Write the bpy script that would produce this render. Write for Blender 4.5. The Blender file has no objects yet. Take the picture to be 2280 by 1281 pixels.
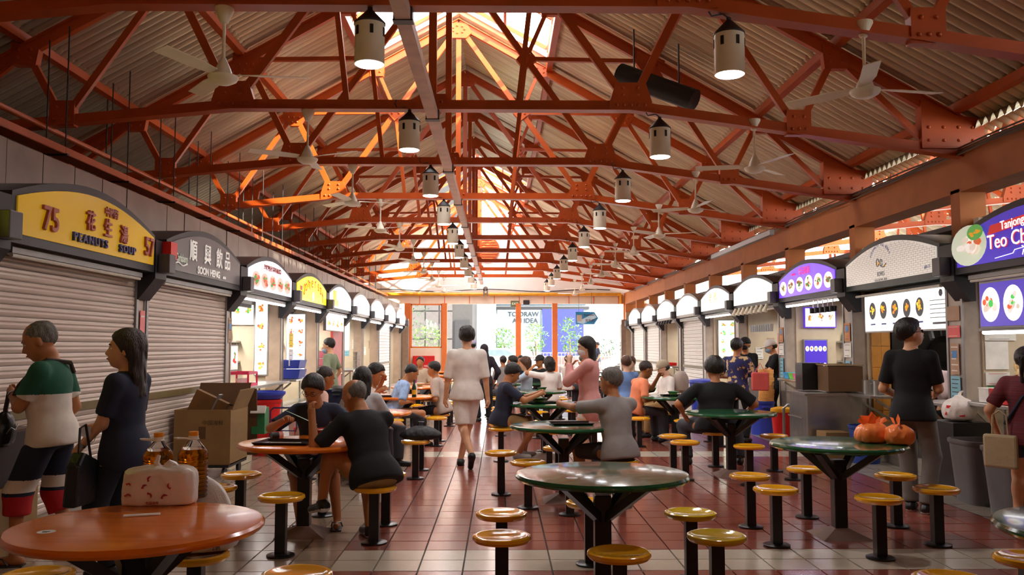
import bpy, math, random
import numpy as np
from mathutils import Vector, Matrix
random.seed(7)
SC = bpy.context.scene
COL = SC.collection
R = math.radians

# ---------------- camera, world, sun, exposure ----------------
F = 1940.0
cam_d = bpy.data.cameras.new('camera'); cam = bpy.data.objects.new('camera', cam_d); COL.objects.link(cam)
cam_d.sensor_width = 36; cam_d.lens = 36 * F / 2280; cam_d.clip_start = 0.1; cam_d.clip_end = 400
cam.location = (0, 0, 1.5); cam.rotation_euler = (R(93.85), 0, R(-0.77))
SC.camera = cam
_CM = cam.rotation_euler.to_matrix()
def ray(px, py): return _CM @ Vector((px - 1140, 640.5 - py, -F))
def at(px, py, z=0.0):                       # point at height z seen at pixel
    d = ray(px, py); return cam.location + d * ((z - 1.5) / d.z)
def atY(px, py, y):
    d = ray(px, py); return cam.location + d * (y / d.y)
def atX(px, py, x):
    d = ray(px, py); return cam.location + d * (x / d.x)

W = bpy.data.worlds.new('sky'); SC.world = W; W.use_nodes = True
nt = W.node_tree; bg = nt.nodes['Background']
geo = nt.nodes.new('ShaderNodeTexCoord'); sep = nt.nodes.new('ShaderNodeSeparateXYZ')
ramp = nt.nodes.new('ShaderNodeValToRGB')
nt.links.new(geo.outputs['Generated'], sep.inputs[0]); nt.links.new(sep.outputs['Z'], ramp.inputs[0])
ramp.color_ramp.elements[0].color = (1, .96, .9, 1); ramp.color_ramp.elements[1].color = (.86, .93, 1, 1)
nt.links.new(ramp.outputs[0], bg.inputs[0]); bg.inputs[1].default_value = 7.0
sun_d = bpy.data.lights.new('sun', 'SUN'); sun = bpy.data.objects.new('sun', sun_d); COL.objects.link(sun)
sun_d.energy = 18; sun_d.angle = R(0.6); sun_d.color = (1, .9, .74)
sun.rotation_euler = Vector((-.70, .46, -.50)).to_track_quat('-Z', 'Y').to_euler()
SC.view_settings.view_transform = 'Standard'; SC.view_settings.look = 'None'
SC.view_settings.exposure = 0.4; SC.view_settings.gamma = 1; SC.view_settings.use_curve_mapping = False
SC.cycles.max_bounces = 7; SC.cycles.diffuse_bounces = 4; SC.cycles.glossy_bounces = 3
SC.cycles.transmission_bounces = 6; SC.cycles.sample_clamp_indirect = 6; SC.cycles.use_denoising = True

# ---------------- materials ----------------
_M = {}
def lin(c):
    return tuple((x / 12.92 if x <= .04045 else ((x + .055) / 1.055) ** 2.4) for x in c)
def hexc(h): return lin(tuple(int(h[i:i+2], 16) / 255 for i in (0, 2, 4)))
def mat(name, col, rough=.5, metal=0, var=.12, scale=6, bump=0, emit=0, coat=0, alpha=1, trans=0, stretch=None, bscale=None, ecol=None):
    if name in _M: return _M[name]
    if isinstance(col, str): col = hexc(col)
    m = bpy.data.materials.new(name); m.use_nodes = True; n = m.node_tree.nodes; l = m.node_tree.links
    b = n['Principled BSDF']; b.inputs['Roughness'].default_value = rough; b.inputs['Metallic'].default_value = metal
    b.inputs['Base Color'].default_value = (*col, 1)
    if coat: b.inputs['Coat Weight'].default_value = coat; b.inputs['Coat Roughness'].default_value = .06
    if trans: b.inputs['Transmission Weight'].default_value = trans
    if alpha < 1: b.inputs['Alpha'].default_value = alpha
    tc = n.new('ShaderNodeTexCoord'); src = tc.outputs['Object']
    if stretch:
        mp = n.new('ShaderNodeMapping'); mp.inputs['Scale'].default_value = stretch; l.new(src, mp.inputs[0]); src = mp.outputs[0]
    if var:
        no = n.new('ShaderNodeTexNoise'); no.inputs['Scale'].default_value = scale; no.inputs['Detail'].default_value = 4
        l.new(src, no.inputs['Vector'])
        r = n.new('ShaderNodeValToRGB'); l.new(no.outputs[0], r.inputs[0])
        r.color_ramp.elements[0].position = .3; r.color_ramp.elements[1].position = .7
        r.color_ramp.elements[0].color = (*[c * (1 - var) for c in col], 1)
        r.color_ramp.elements[1].color = (*[min(1, c * (1 + var)) for c in col], 1)
        l.new(r.outputs[0], b.inputs['Base Color'])
    if bump:
        nb = n.new('ShaderNodeTexNoise'); nb.inputs['Scale'].default_value = bscale or scale * 4; l.new(src, nb.inputs['Vector'])
        bp = n.new('ShaderNodeBump'); bp.inputs['Strength'].default_value = bump; bp.inputs['Distance'].default_value = .02
        l.new(nb.outputs[0], bp.inputs['Height']); l.new(bp.outputs[0], b.inputs['Normal'])
    if emit:
        b.inputs['Emission Color'].default_value = (*(hexc(ecol) if ecol else col), 1); b.inputs['Emission Strength'].default_value = emit
    _M[name] = m; return m

def tilemat(name, cols, rough=.2, var=.1):
    """glazed floor tile, colour drifting a little from tile to tile"""
    m = mat(name, cols, rough, 0, var, 2.2, .04, bscale=9, coat=.35)
    m.node_tree.nodes['Principled BSDF'].inputs['Coat Roughness'].default_value = .14
    n = m.node_tree.nodes; l = m.node_tree.links; b = n['Principled BSDF']
    oi = n.new('ShaderNodeNewGeometry'); nz = n.new('ShaderNodeTexNoise'); nz.inputs['Scale'].default_value = 60
    ma = n.new('ShaderNodeMapRange'); ma.inputs[3].default_value = rough * .7; ma.inputs[4].default_value = rough * 1.5
    l.new(nz.outputs[0], ma.inputs[0]); l.new(ma.outputs[0], b.inputs['Roughness'])
    return m

# ---------------- mesh building ----------------
class MB:
    def __init__(s): s.v = []; s.f = []; s.m = []; s.cur = 0; s.T = None
    def mi(s, i): s.cur = i; return s
    def add(s, vs, fs):
        o = len(s.v)
        if s.T is not None: vs = [tuple(s.T @ Vector(v)) for v in vs]
        s.v += [tuple(v) for v in vs]; s.f += [tuple(o + i for i in f) for f in fs]; s.m += [s.cur] * len(fs); return s
    def box(s, c, d, rz=0, rot=None):
        x, y, z = d[0] / 2, d[1] / 2, d[2] / 2
        vs = [Vector((sx * x, sy * y, sz * z)) for sx in (-1, 1) for sy in (-1, 1) for sz in (-1, 1)]
        if rot is not None: vs = [rot @ v for v in vs]
        elif rz: M = Matrix.Rotation(rz, 3, 'Z'); vs = [M @ v for v in vs]
        vs = [v + Vector(c) for v in vs]
        return s.add(vs, [(0, 1, 3, 2), (4, 6, 7, 5), (0, 4, 5, 1), (2, 3, 7, 6), (0, 2, 6, 4), (1, 5, 7, 3)])
    def span(s, a, b):
        return s.box([(a[i] + b[i]) / 2 for i in range(3)], [abs(b[i] - a[i]) for i in range(3)])
    def beam(s, p, q, w, h, up=(0, 0, 1)):
        p = Vector(p); q = Vector(q); d = (q - p); L = d.length; d.normalize(); u = Vector(up)
        x = d.cross(u)
        if x.length < 1e-4: x = Vector((1, 0, 0))
        x.normalize(); z = x.cross(d)
        return s.box((p + q) / 2, (w, L, h), rot=Matrix((x, d, z)).transposed())
    def cyl(s, p, q, r0, r1=None, n=12, cap=True):
        if r1 is None: r1 = r0
        p = Vector(p); q = Vector(q); d = (q - p).normalized()
        a = d.orthogonal().normalized(); b = d.cross(a)
        vs = []
        for (c, r) in ((p, r0), (q, r1)):
            for i in range(n):
                t = 2 * math.pi * i / n; vs.append(c + a * math.cos(t) * r + b * math.sin(t) * r)
        fs = [(i, (i + 1) % n, n + (i + 1) % n, n + i) for i in range(n)]
        if cap: fs += [tuple(range(n - 1, -1, -1)), tuple(range(n, 2 * n))]
        return s.add(vs, fs)
    def tube(s, pts, r, n=6, cap=True):
        pts = [Vector(p) for p in pts]; k = len(pts); rs = r if isinstance(r, (list, tuple)) else [r] * k
        vs = []; ref = None
        for i, p in enumerate(pts):
            d = (pts[min(i + 1, k - 1)] - pts[max(i - 1, 0)]).normalized()
            if ref is None: ref = d.orthogonal().normalized()
            a = (ref - d * ref.dot(d)).normalized(); ref = a; b = d.cross(a)
            for j in range(n):
                t = 2 * math.pi * j / n; vs.append(p + (a * math.cos(t) + b * math.sin(t)) * rs[i])
        fs = [(i * n + j, i * n + (j + 1) % n, (i + 1) * n + (j + 1) % n, (i + 1) * n + j) for i in range(k - 1) for j in range(n)]
        if cap: fs += [tuple(range(n - 1, -1, -1)), tuple(range((k - 1) * n, k * n))]
        return s.add(vs, fs)
    def lathe(s, prof, n=24, c=(0, 0, 0), sx=1, sy=1):
        vs = []; fs = []; k = len(prof)
        for (r, z) in prof:
            for j in range(n):
                t = 2 * math.pi * j / n; vs.append((c[0] + r * sx * math.cos(t), c[1] + r * sy * math.sin(t), c[2] + z))
        for i in range(k - 1):
            for j in range(n):
                fs.append((i * n + j, i * n + (j + 1) % n, (i + 1) * n + (j + 1) % n, (i + 1) * n + j))
        if prof[0][0] > 1e-4: fs.append(tuple(range(n - 1, -1, -1)))
        if prof[-1][0] > 1e-4: fs.append(tuple(range((k - 1) * n, k * n)))
        return s.add(vs, fs)
    def ball(s, c, r, n=12, k=7):
        if not isinstance(r, (tuple, list)): r = (r, r, r)
        vs = []; fs = []
        for i in range(k + 1):
            ph = math.pi * i / k
            for j in range(n):
                t = 2 * math.pi * j / n
                vs.append((c[0] + r[0] * math.sin(ph) * math.cos(t), c[1] + r[1] * math.sin(ph) * math.sin(t), c[2] - r[2] * math.cos(ph)))
        for i in range(k):
            for j in range(n): fs.append((i * n + j, i * n + (j + 1) % n, (i + 1) * n + (j + 1) % n, (i + 1) * n + j))
        return s.add(vs, fs)
    def prism(s, poly, d, f):
        """poly in 2D; f(u, v, w) -> 3D; extruded w from d[0] to d[1]"""
        n = len(poly)
        vs = [f(u, v, d[0]) for u, v in poly] + [f(u, v, d[1]) for u, v in poly]
        fs = [tuple(range(n - 1, -1, -1)), tuple(range(n, 2 * n))] + [(i, (i + 1) % n, n + (i + 1) % n, n + i) for i in range(n)]
        return s.add(vs, fs)
    def quad(s, a, b, c, d): return s.add([a, b, c, d], [(0, 1, 2, 3)])
    def build(s, name, mats, parent=None, smooth=False, bevel=0, loc=None):
        me = bpy.data.meshes.new(name); me.from_pydata(s.v, [], s.f)
        if not isinstance(mats, (list, tuple)): mats = [mats]
        for m in mats: me.materials.append(m)
        if len(mats) > 1: me.polygons.foreach_set('material_index', s.m)
        o = bpy.data.objects.new(name, me); COL.objects.link(o)
        import bmesh
        b = bmesh.new(); b.from_mesh(me); bmesh.ops.remove_doubles(b, verts=b.verts, dist=1e-5); bmesh.ops.recalc_face_normals(b, faces=b.faces); b.to_mesh(me); b.free()
        if smooth:
            me.polygons.foreach_set('use_smooth', [True] * len(me.polygons))
            try: me.set_sharp_from_angle(angle=R(38))
            except Exception: pass
        if bevel:
            md = o.modifiers.new('bevel', 'BEVEL'); md.width = bevel; md.segments = 2; md.limit_method = 'ANGLE'
        if parent is not None: o.parent = parent
        if loc is not None: o.location = loc
        return o

def tag(o, label=None, cat=None, group=None, kind=None):
    if label: o['label'] = label
    if cat: o['category'] = cat
    if group: o['group'] = group
    if kind: o['kind'] = kind
    return o
def thing(name, label, cat, loc=(0, 0, 0), rz=0, group=None):
    o = bpy.data.objects.new(name, None); COL.objects.link(o); o.empty_display_size = .1
    o.location = loc; o.rotation_euler = (0, 0, rz); return tag(o, label, cat, group)
def struct(name):
    o = bpy.data.objects.new(name, None); COL.objects.link(o); return tag(o, kind='structure')
_KIDS = {}
def dup(root, loc, rz=None, label=None, group=None, sc=None):
    r = root.copy(); COL.objects.link(r); r.location = loc
    if rz is not None: r.rotation_euler = (0, 0, rz)
    if sc: r.scale = sc
    if label: r['label'] = label
    if group: r['group'] = group
    if root.name not in _KIDS: _KIDS[root.name] = [(c, list(c.children)) for c in root.children]
    for ch, subs in _KIDS[root.name]:
        c = ch.copy(); COL.objects.link(c); c.parent = r
        for g in subs:
            d = g.copy(); COL.objects.link(d); d.parent = c
    return r
def text(s, size, m, parent, loc, rot=(R(90), 0, 0), ext=.004, align='CENTER', sx=1, name='lettering', bevel=0, off=0):
    c = bpy.data.curves.new(name, 'FONT'); c.body = s; c.size = size; c.extrude = ext; c.align_x = align; c.align_y = 'CENTER'
    c.resolution_u = 3; c.offset = off; c.bevel_depth = bevel
    c.materials.append(m); o = bpy.data.objects.new(name, c); COL.objects.link(o); o.parent = parent
    o.location = loc; o.rotation_euler = rot; o.scale = (sx, 1, 1); return o

ORD = ['nearest', 'second nearest', 'third nearest', 'fourth nearest', 'fifth nearest', 'sixth nearest', 'seventh nearest', 'eighth nearest', 'ninth nearest', 'tenth nearest', 'eleventh nearest', 'twelfth nearest']

steel_red = mat('painted_steel', 'bd5218', .4, 0, .12, 3, .04)
steel_pale = mat('pale_steel', 'd8b8a8', .5, 0, .15, 4)
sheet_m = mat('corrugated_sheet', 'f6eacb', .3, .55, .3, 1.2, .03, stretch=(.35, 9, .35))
def _groove_shade(m):                          # shade of the corrugation painted into the sheet colour, dark brown along each groove
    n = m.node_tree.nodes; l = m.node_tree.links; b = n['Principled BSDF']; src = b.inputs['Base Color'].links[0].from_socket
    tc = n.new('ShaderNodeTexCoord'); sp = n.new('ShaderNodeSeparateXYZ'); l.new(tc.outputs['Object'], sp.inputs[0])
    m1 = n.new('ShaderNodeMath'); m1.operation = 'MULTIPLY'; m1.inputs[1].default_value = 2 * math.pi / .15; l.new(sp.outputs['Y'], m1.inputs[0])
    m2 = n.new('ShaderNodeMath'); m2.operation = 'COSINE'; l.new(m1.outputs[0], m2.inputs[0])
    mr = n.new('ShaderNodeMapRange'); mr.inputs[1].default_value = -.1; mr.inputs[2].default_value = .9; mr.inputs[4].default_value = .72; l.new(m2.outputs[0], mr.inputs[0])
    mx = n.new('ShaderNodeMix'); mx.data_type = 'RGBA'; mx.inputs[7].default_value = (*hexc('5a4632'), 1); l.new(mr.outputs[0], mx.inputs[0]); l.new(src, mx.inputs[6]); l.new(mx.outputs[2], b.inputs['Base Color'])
_groove_shade(sheet_m)
cream = mat('cream_paint', 'f0e2cc', .6, 0, .05, 3)
orange_paint = mat('orange_paint', 'e07a3a', .5, 0, .06, 3)
brown_conc = mat('tan_concrete', 'bd7238', .65, 0, .1, 3, .05)
whitewall = mat('white_wall', 'f4f0ea', .7, 0, .04, 2)
black_m = mat('black_paint', '141415', .4, 0, .1)
dark_m = mat('dark_grey', '2c2b2e', .45, 0, .1)
grey_m = mat('grey_metal', '8d8a88', .4, .5, .12)
inox = mat('stainless', 'b9bab8', .28, .9, .12, 3, .03, stretch=(1, 8, 1))
ivory = mat('ivory_enamel', 'f4eed6', .35, 0, .05)
# ---------------- floor ----------------
X0 = -0.77
YT = [6.75 + 3 * k for k in range(10)]           # truss stations
YEND = 36.8
floor = struct('floor')
MB().span((-7.5, -6, -.3), (19, YEND + .3, -.012)).build('floor_slab', mat('grout', '2f2722', .8), floor)
t_red = tilemat('red_tile', '8e4a3c', .2); t_bei = tilemat('beige_tile', 'a8927e', .2); t_wht = tilemat('pale_tile', 'c2b6a4', .22)
t_gry = tilemat('grey_tile', '8f8578', .3)
def tile_mat(ix, y):
    x = .05 + .3 * ix + .15
    ph = ((y + .15 - 5.94) % 6.0)
    if x > 4.25: return t_gry
    if x < -1.15: return t_bei
    if ph < .6: return t_wht
    return t_red
protos = {}
for i, m in enumerate((t_red, t_bei, t_wht, t_gry)):
    b = MB(); g = .004
    b.add([(g, g, -.012), (.3 - g, g, -.012), (.3 - g, .3 - g, -.012), (g, .3 - g, -.012),
           (g + .002, g + .002, 0), (.298 - g, g + .002, 0), (.298 - g, .298 - g, 0), (g + .002, .298 - g, 0)],
          [(4, 5, 6, 7), (0, 1, 5, 4), (1, 2, 6, 5), (2, 3, 7, 6), (3, 0, 4, 7)])
    me = bpy.data.meshes.new('floor_tile'); me.from_pydata(b.v, [], b.f); me.materials.append(m); protos[m.name] = me
cells = [(ix, 2.94 + .3 * j) for ix in range(-14, 18) for j in range(113)] + \
        [(ix, 2.94 - .3 * (j + 1)) for ix in range(-14, 18) for j in range(20)]
def seen(ix, y):
    x = .2 + .3 * ix; yc = y + .15
    if yc < 5.3: return 0
    px = 1114 + x / yc * F
    return -60 < px < 2340
near = sorted([c for c in cells if seen(*c)], key=lambda c: math.hypot(.2 + .3 * c[0], c[1]))
single = set(near[:290])
rest = MB(); mats4 = [t_red, t_bei, t_wht, t_gry]
for (ix, y) in cells:
    m = tile_mat(ix, y); x = .05 + .3 * ix
    if (ix, y) in single:
        o = bpy.data.objects.new('floor_tile', protos[m.name]); COL.objects.link(o); o.parent = floor
        o.location = (x, y, random.uniform(-.0006, .0006)); continue
    rest.cur = mats4.index(m); g = .005; z = random.uniform(-.0006, .0006)
    rest.add([(x + g, y + g, z), (x + .3 - g, y + g, z), (x + .3 - g, y + .3 - g, z), (x + g, y + .3 - g, z),
              (x + g, y + g, -.012), (x + .3 - g, y + g, -.012)], [(0, 1, 2, 3), (4, 5, 1, 0)])
o = rest.build('floor_tiling', mats4, floor); o['kind'] = 'stuff'

# ---------------- roof trusses ----------------
def chz(x): return 4.23 if abs(x) < 2.25 and x > -2.25 else (4.23 - .14 * (x - 2.25) if x > 0 else 4.23 - .10 * (-x - 2.25))
def rfz(x): return 7.45 - .567 * abs(x)
def gusset(c, poly, rivets, parent, t=.05):
    g_ = MB().prism(poly, (-t, t), lambda u, v, w: (c[0] + u, w, c[1] + v)).build('gusset_plate', steel_red, parent); b = MB()
    for (u, v) in rivets:
        b.lathe([(.021, 0), (.018, .012), (.008, .019), (0, .02)], 6, (0, 0, 0))
        n = 24
        for i in range(len(b.v) - n, len(b.v)):
            x, y, z = b.v[i]; b.v[i] = (c[0] + u + x, -t - z, c[1] + v + y)
    tag(b.build('rivets', steel_red, g_), kind='stuff'); return g_
def grid(us, vs): return [(u, v) for u in us for v in vs]
truss = thing('roof_truss', 'x', 'truss', (X0, YT[0], 0))
b = MB(); w = .11
pts = [(-5.9, chz(-5.9)), (-2.25, 4.23), (2.25, 4.23), (6.1, chz(6.1))]
for (p, q) in zip(pts, pts[1:]):
    b.beam((p[0], 0, p[1]), (q[0], 0, q[1]), .07, .11)
    b.beam((p[0], 0, p[1] - .055), (q[0], 0, q[1] - .055), .15, .014)
b.build('bottom_chord', steel_red, truss)
for s in (-1, 1):
    b = MB(); e = 5.9 if s < 0 else 6.1
    b.beam((0, 0, rfz(0)), (s * e, 0, rfz(e)), .08, .14)
    b.beam((0, 0, rfz(0) + .07), (s * e, 0, rfz(e) + .07), .15, .014); b.build('rafter', steel_red, truss)
MB().beam((0, 0, 4.23), (0, 0, 7.45), .07, .09, (1, 0, 0)).build('king_post', steel_red, truss)
for s in (-1, 1):
    P = dict(B1=(s * 2.25, 4.23), B2=(s * 4.16, chz(s * 4.16)), A=(0, 7.4), T1=(s * 1.5, rfz(1.5)), T2=(s * 3.0, rfz(3)),
             T3=(s * 4.6, rfz(4.6)), E=(s * 5.7, chz(s * 5.7)), Q=(s * 1.15, 5.78), C=(s * .97, 4.23))
    for (a, c, wd) in (('A', 'B1', .09), ('B1', 'T2', .09), ('T2', 'B2', .075), ('B2', 'T3', .075), ('Q', 'T2', .06),
                       ('Q', 'T1', .06), ('Q', 'C', .06), ('T3', 'E', .07)):
        p, q = P[a], P[c]
        MB().beam((p[0], .005, p[1]), (q[0], .005, q[1]), .06, wd).build('brace', steel_red, truss)
    gusset(P['B1'], [(-.24, -.06), (.24, -.06), (.24, .04), (.17, .26), (-.17, .26), (-.24, .04)], grid((-.16, -.08, 0, .08, .16), (0,)) + grid((-.09, .08), (.12, .2)), truss)
    gusset(P['B2'], [(-.14, -.07), (.14, -.07), (.14, .22), (-.14, .22)], grid((-.08, 0, .08), (0,)) + grid((-.06, .06), (.14,)), truss)
    gusset(P['T2'], [(-.2, .17), (-.2, -.05), (-.07, -.24), (.1, -.24), (.22, -.06), (.22, .0), (0, .09)], grid((-.1, 0, .1), (-.08,)) + grid((-.03, .06), (-.17,)), truss)
    gusset(P['T3'], [(-.16, .1), (-.13, -.18), (.13, -.18), (.16, .0)], grid((-.07, .07), (-.1, 0)), truss)
    gusset(P['T1'], [(-.13, .1), (-.12, -.16), (.12, -.16), (.14, .0)], grid((-.06, .06), (-.08, 0)), truss)
    gusset(P['Q'], [(-.15, -.02), (-.02, -.17), (.17, -.02), (.02, .17)], grid((-.06, .06), (-.03, .05)), truss)
    if s > 0:
        gusset((5.85, 3.98), [(-.3, -.24), (.42, -.24), (.42, .1), (.1, .14), (-.3, .32)], grid((-.22, -.05, .12, .28), (-.15, -.0)), truss, .07)
    else:
        gusset((-5.75, 4.0), [(-.2, -.2), (.2, -.15), (.2, .25), (-.2, .1)], grid((-.1, .1), (-.08, .05)), truss, .06)
gusset((0, 7.36), [(-.24, -.1), (-.14, -.2), (.14, -.2), (.24, -.1), (.16, .08), (-.16, .08)], [(.11 * math.cos(t), -.04 + .07 * math.sin(t)) for t in [i * .9 for i in range(7)]], truss, .06)
gusset((0, 4.23), [(-.2, -.06), (.2, -.06), (.15, .12), (-.15, .12)], grid((-.1, 0, .1), (.03,)), truss)
# the near end of the hall behind the camera has trusses too
truss['label'] = 'nearest orange riveted roof truss, cut by the top of the picture'
trusses = [truss]
for k in range(1, 10):
    trusses.append(dup(truss, (X0, YT[k], 0), label='%s orange riveted roof truss across the hall' % ORD[k]))
for k in range(0, 9):
    dup(truss, (X0 + 12.6, YT[k] + .2, 0), label='orange roof truss of the neighbouring hall, above the right-hand stalls', group='trusses of the next hall')

# ---------------- roof covering ----------------
ceil = struct('ceiling')
def sheet_mesh(L, x0, x1):
    """corrugated sheet: L long along Y (one bay), from |x|=x0 to x1 down the slope, left side (s=-1) mirrored by scale"""
    n = int(L / .15) * 8; b = MB(); vs = []; fs = []
    for i in range(n + 1):
        y = L * i / n; h = .05 * math.cos(2 * math.pi * y / .15)
        for x in (x0, x1): vs.append((x, y, -.567 * x + h * .87))
    for i in range(n): fs.append((2 * i, 2 * i + 1, 2 * i + 3, 2 * i + 2))
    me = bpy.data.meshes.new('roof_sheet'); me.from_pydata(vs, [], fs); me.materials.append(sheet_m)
    me.polygons.foreach_set('use_smooth', [True] * n); return me
rows = [(1.62, 3.1), (3.0, 4.65), (4.55, 6.45)]
sm = [sheet_mesh(3.0, *r) for r in rows]; cap_m = sheet_mesh(3.0, 0, 1.72); sidem = [sheet_mesh(3.0, 0, 1.7)] + sm
for bay in range(-4, 11):
    y = 6.75 + 3 * bay - .0
    for s in (-1, 1):
        for ri, me in enumerate(sm):
            if bay == 10 and y > YEND: continue
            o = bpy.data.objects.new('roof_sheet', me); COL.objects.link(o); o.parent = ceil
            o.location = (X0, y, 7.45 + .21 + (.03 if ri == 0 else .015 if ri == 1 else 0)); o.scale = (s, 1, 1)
        if 3 <= bay <= 6 or bay < 2:
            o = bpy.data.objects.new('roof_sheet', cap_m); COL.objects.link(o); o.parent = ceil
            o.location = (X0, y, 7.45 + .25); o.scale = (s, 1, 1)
        if -4 <= bay <= 9:
            for me in sidem:
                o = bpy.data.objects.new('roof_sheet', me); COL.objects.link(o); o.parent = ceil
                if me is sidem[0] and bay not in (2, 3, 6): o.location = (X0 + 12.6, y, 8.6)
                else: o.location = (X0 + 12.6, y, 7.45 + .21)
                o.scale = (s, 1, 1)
for s in (-1, 1):
    for x in (1.66, 3.05, 4.6, 5.95):
        z = rfz(x) + .13
        if x == 1.66: MB().box((X0 + s * x, 15.5, z - .02), (.10, 43, .16)).build('purlin', steel_red, ceil)
        else:
            b = MB(); b.box((X0 + s * x, 15.5, z), (.05, 43, .1)); b.box((X0 + s * (x + .03), 15.5, z - .045), (.1, 43, .012)); b.build('purlin', steel_red, ceil)
# ridge light: orange glazing bars over the open bays
glz = thing('ridge_skylight', 'bright ridge skylight with orange glazing bars over the nearest bays', 'skylight', (X0, 0, 0))
glz2 = thing('ridge_skylight', 'bright ridge skylight with orange bars at the far end of the roof', 'skylight', (X0, 0, 0))
for root, ya, yb in ((glz, 12.75, 15.75), (glz2, 27.75, YEND)):
    for s in (-1, 1):
        MB().box((s * .03, (ya + yb) / 2, 7.86), (.06, yb - ya, .1)).build('ridge_bar', steel_red, root)
        MB().box((s * 1.66, (ya + yb) / 2, 6.95), (.08, yb - ya, .1)).build('sill_bar', steel_red, root)
        MB().box((s * .85, (ya + yb) / 2, 7.86 - .49), (.05, yb - ya, .06)).build('glazing_rail', steel_red, root)
        y = ya
        while y <= yb:
            MB().beam((0, y, 7.86), (s * 1.66, y, 6.97), .05, .07).build('glazing_bar', steel_red, root)
            MB().box((s * 1.66, y, 6.8), (.06, .06, .35)).build('stud', steel_red, root)
            y += 1.5
# pale tie beam under the chords with clamps
tb = thing('tie_beam', 'pale pinkish steel tie beam running lengthwise under the trusses', 'beam', (X0, 0, 0))
MB().box((0, 20, 4.115), (.12, 32.5, .1)).build('web', steel_pale, tb)
for y in YT: MB().box((0, y, 4.062), (.16, .1, .012)).box((-.07, y, 4.12), (.012, .1, .12)).box((.07, y, 4.12), (.012, .1, .12)).build('clamp', dark_m, tb)
# bird nest-like cobweb tufts are omitted; duct hanging high right
dk = thing('air_duct', 'dark cylindrical duct lying under the right roof slope', 'duct', (0, 0, 0))
MB().cyl((1.72, 12.3, 5.42), (2.66, 11.7, 4.86), .15, n=16).build('pipe', mat('black_duct', '1c1918', .5), dk, True)
for t in (.2, .8):
    p = Vector((1.72, 12.3, 5.42)).lerp(Vector((2.66, 11.7, 4.86)), t)
    MB().cyl(p, p + Vector((0, 0, .72)), .012).build('hanger', dark_m, dk)

# ---------------- left wall (stalls) ----------------
XL, XR = -3.57, 4.87
YL = [9.16 + 2.96 * (k - 1) for k in range(-2, 11)]   # boundaries; stall k spans YL[k+2]..YL[k+3]
YR = [9.39 + 2.96 * (k - 1) for k in range(-2, 11)]
wl = struct('wall_left'); wr = struct('wall_right')
panel_m = mat('galvanised_panel', '8a837c', .35, .6, .2, 2, .04)
tile_w = mat('stall_wall_tile', 'c9b89c', .4, 0, .06)
MB().span((-6.9, -6, 0), (-6.7, YEND, 4.3)).build('back_wall', brown_conc, wl)
wb = struct('wall_back'); MB().span((-7, -6.2, 0), (8.3, -6, 9)).build('plaster', brown_conc, wb)
MB().span((-6.7, -6, 3.2), (-4.25, YEND, 3.26)).build('stall_roof', dark_m, wl)
y = 3.2
while y < 36:
    MB().span((-4.25, y + .006, 2.2), (-4.21 - random.uniform(0, .01), y + .59, 3.27)).build('metal_panel', panel_m, wl); y += .6
MB().span((-4.3, -6, 2.15), (-4.25, YEND, 3.25)).build('bulkhead', dark_m, wl)
MB().span((-4.3, -6, 2.1), (-6.7, 3.0, 3.2)).build('bulkhead', dark_m, wl)
for k, yb in enumerate(YL):
    if yb < 0: continue
    MB().span((-6.7, yb - .06, 0), (-3.95, yb + .06, 2.55)).build('partition', tile_w, wl)
    b = MB().mi(0).span((-4.0, yb - .12, 0), (-3.76, yb + .12, 2.62)).mi(1).span((-3.76, yb - .1, 0), (-3.75, yb - .07, 2.5)).span((-3.76, yb + .07, 0), (-3.75, yb + .1, 2.5))
    b.build('pillar', [mat('pillar_beige', 'a58d78', .4), grey_m], wl)
MB().span((-3.95, -6, 0), (-3.78, YEND, .12)).build('kerb', t_gry, wl)
MB().span((XL - .55, -6, 0.1), (-6.7, 3.3, 2.2)).build('stall_block', dark_m, wl)
# right wall: concrete frame with posts
MB().span((8.1, -6, 0), (8.3, YEND, 3.0)).build('back_wall', brown_conc, wr)
MB().span((5.45, -6, 2.9), (8.3, YEND, 2.96)).build('stall_roof', dark_m, wr)
MB().span((5.25, -6, 3.26), (5.62, YEND, 3.74)).build('concrete_beam', brown_conc, wr)
k = 0; y = 10.0 - 2.96 * 3
while y < YEND:
    MB().span((5.25, y - .2, 0), (5.55, y, 3.3)).build('concrete_post', brown_conc, wr); y += 2.96
for k, yb in enumerate(YR):
    if yb < 0: continue
    MB().span((5.2, yb - .05, 0), (8.1, yb + .05, 2.9)).build('partition', tile_w, wr)
    b = MB().mi(0).span((5.02, yb - .02, 0), (5.24, yb + .34, 2.6)).mi(1).span((5.005, yb - .02, 0), (5.02, yb + .02, 2.4)).span((5.005, yb + .30, 0), (5.02, yb + .34, 2.4))
    b.build('pillar', [mat('pillar_tan', 'a9998a', .4), grey_m], wr)
MB().span((5.2, -6, 2.2), (5.25, YEND, 2.55)).build('bulkhead', dark_m, wr)
MB().span((5.0, -6, 0.05), (8.1, 3.2, 2.2)).build('stall_block', dark_m, wr)
MB().span((5.0, -6, 0), (5.25, YEND, .1)).build('kerb', t_gry, wr)
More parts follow.
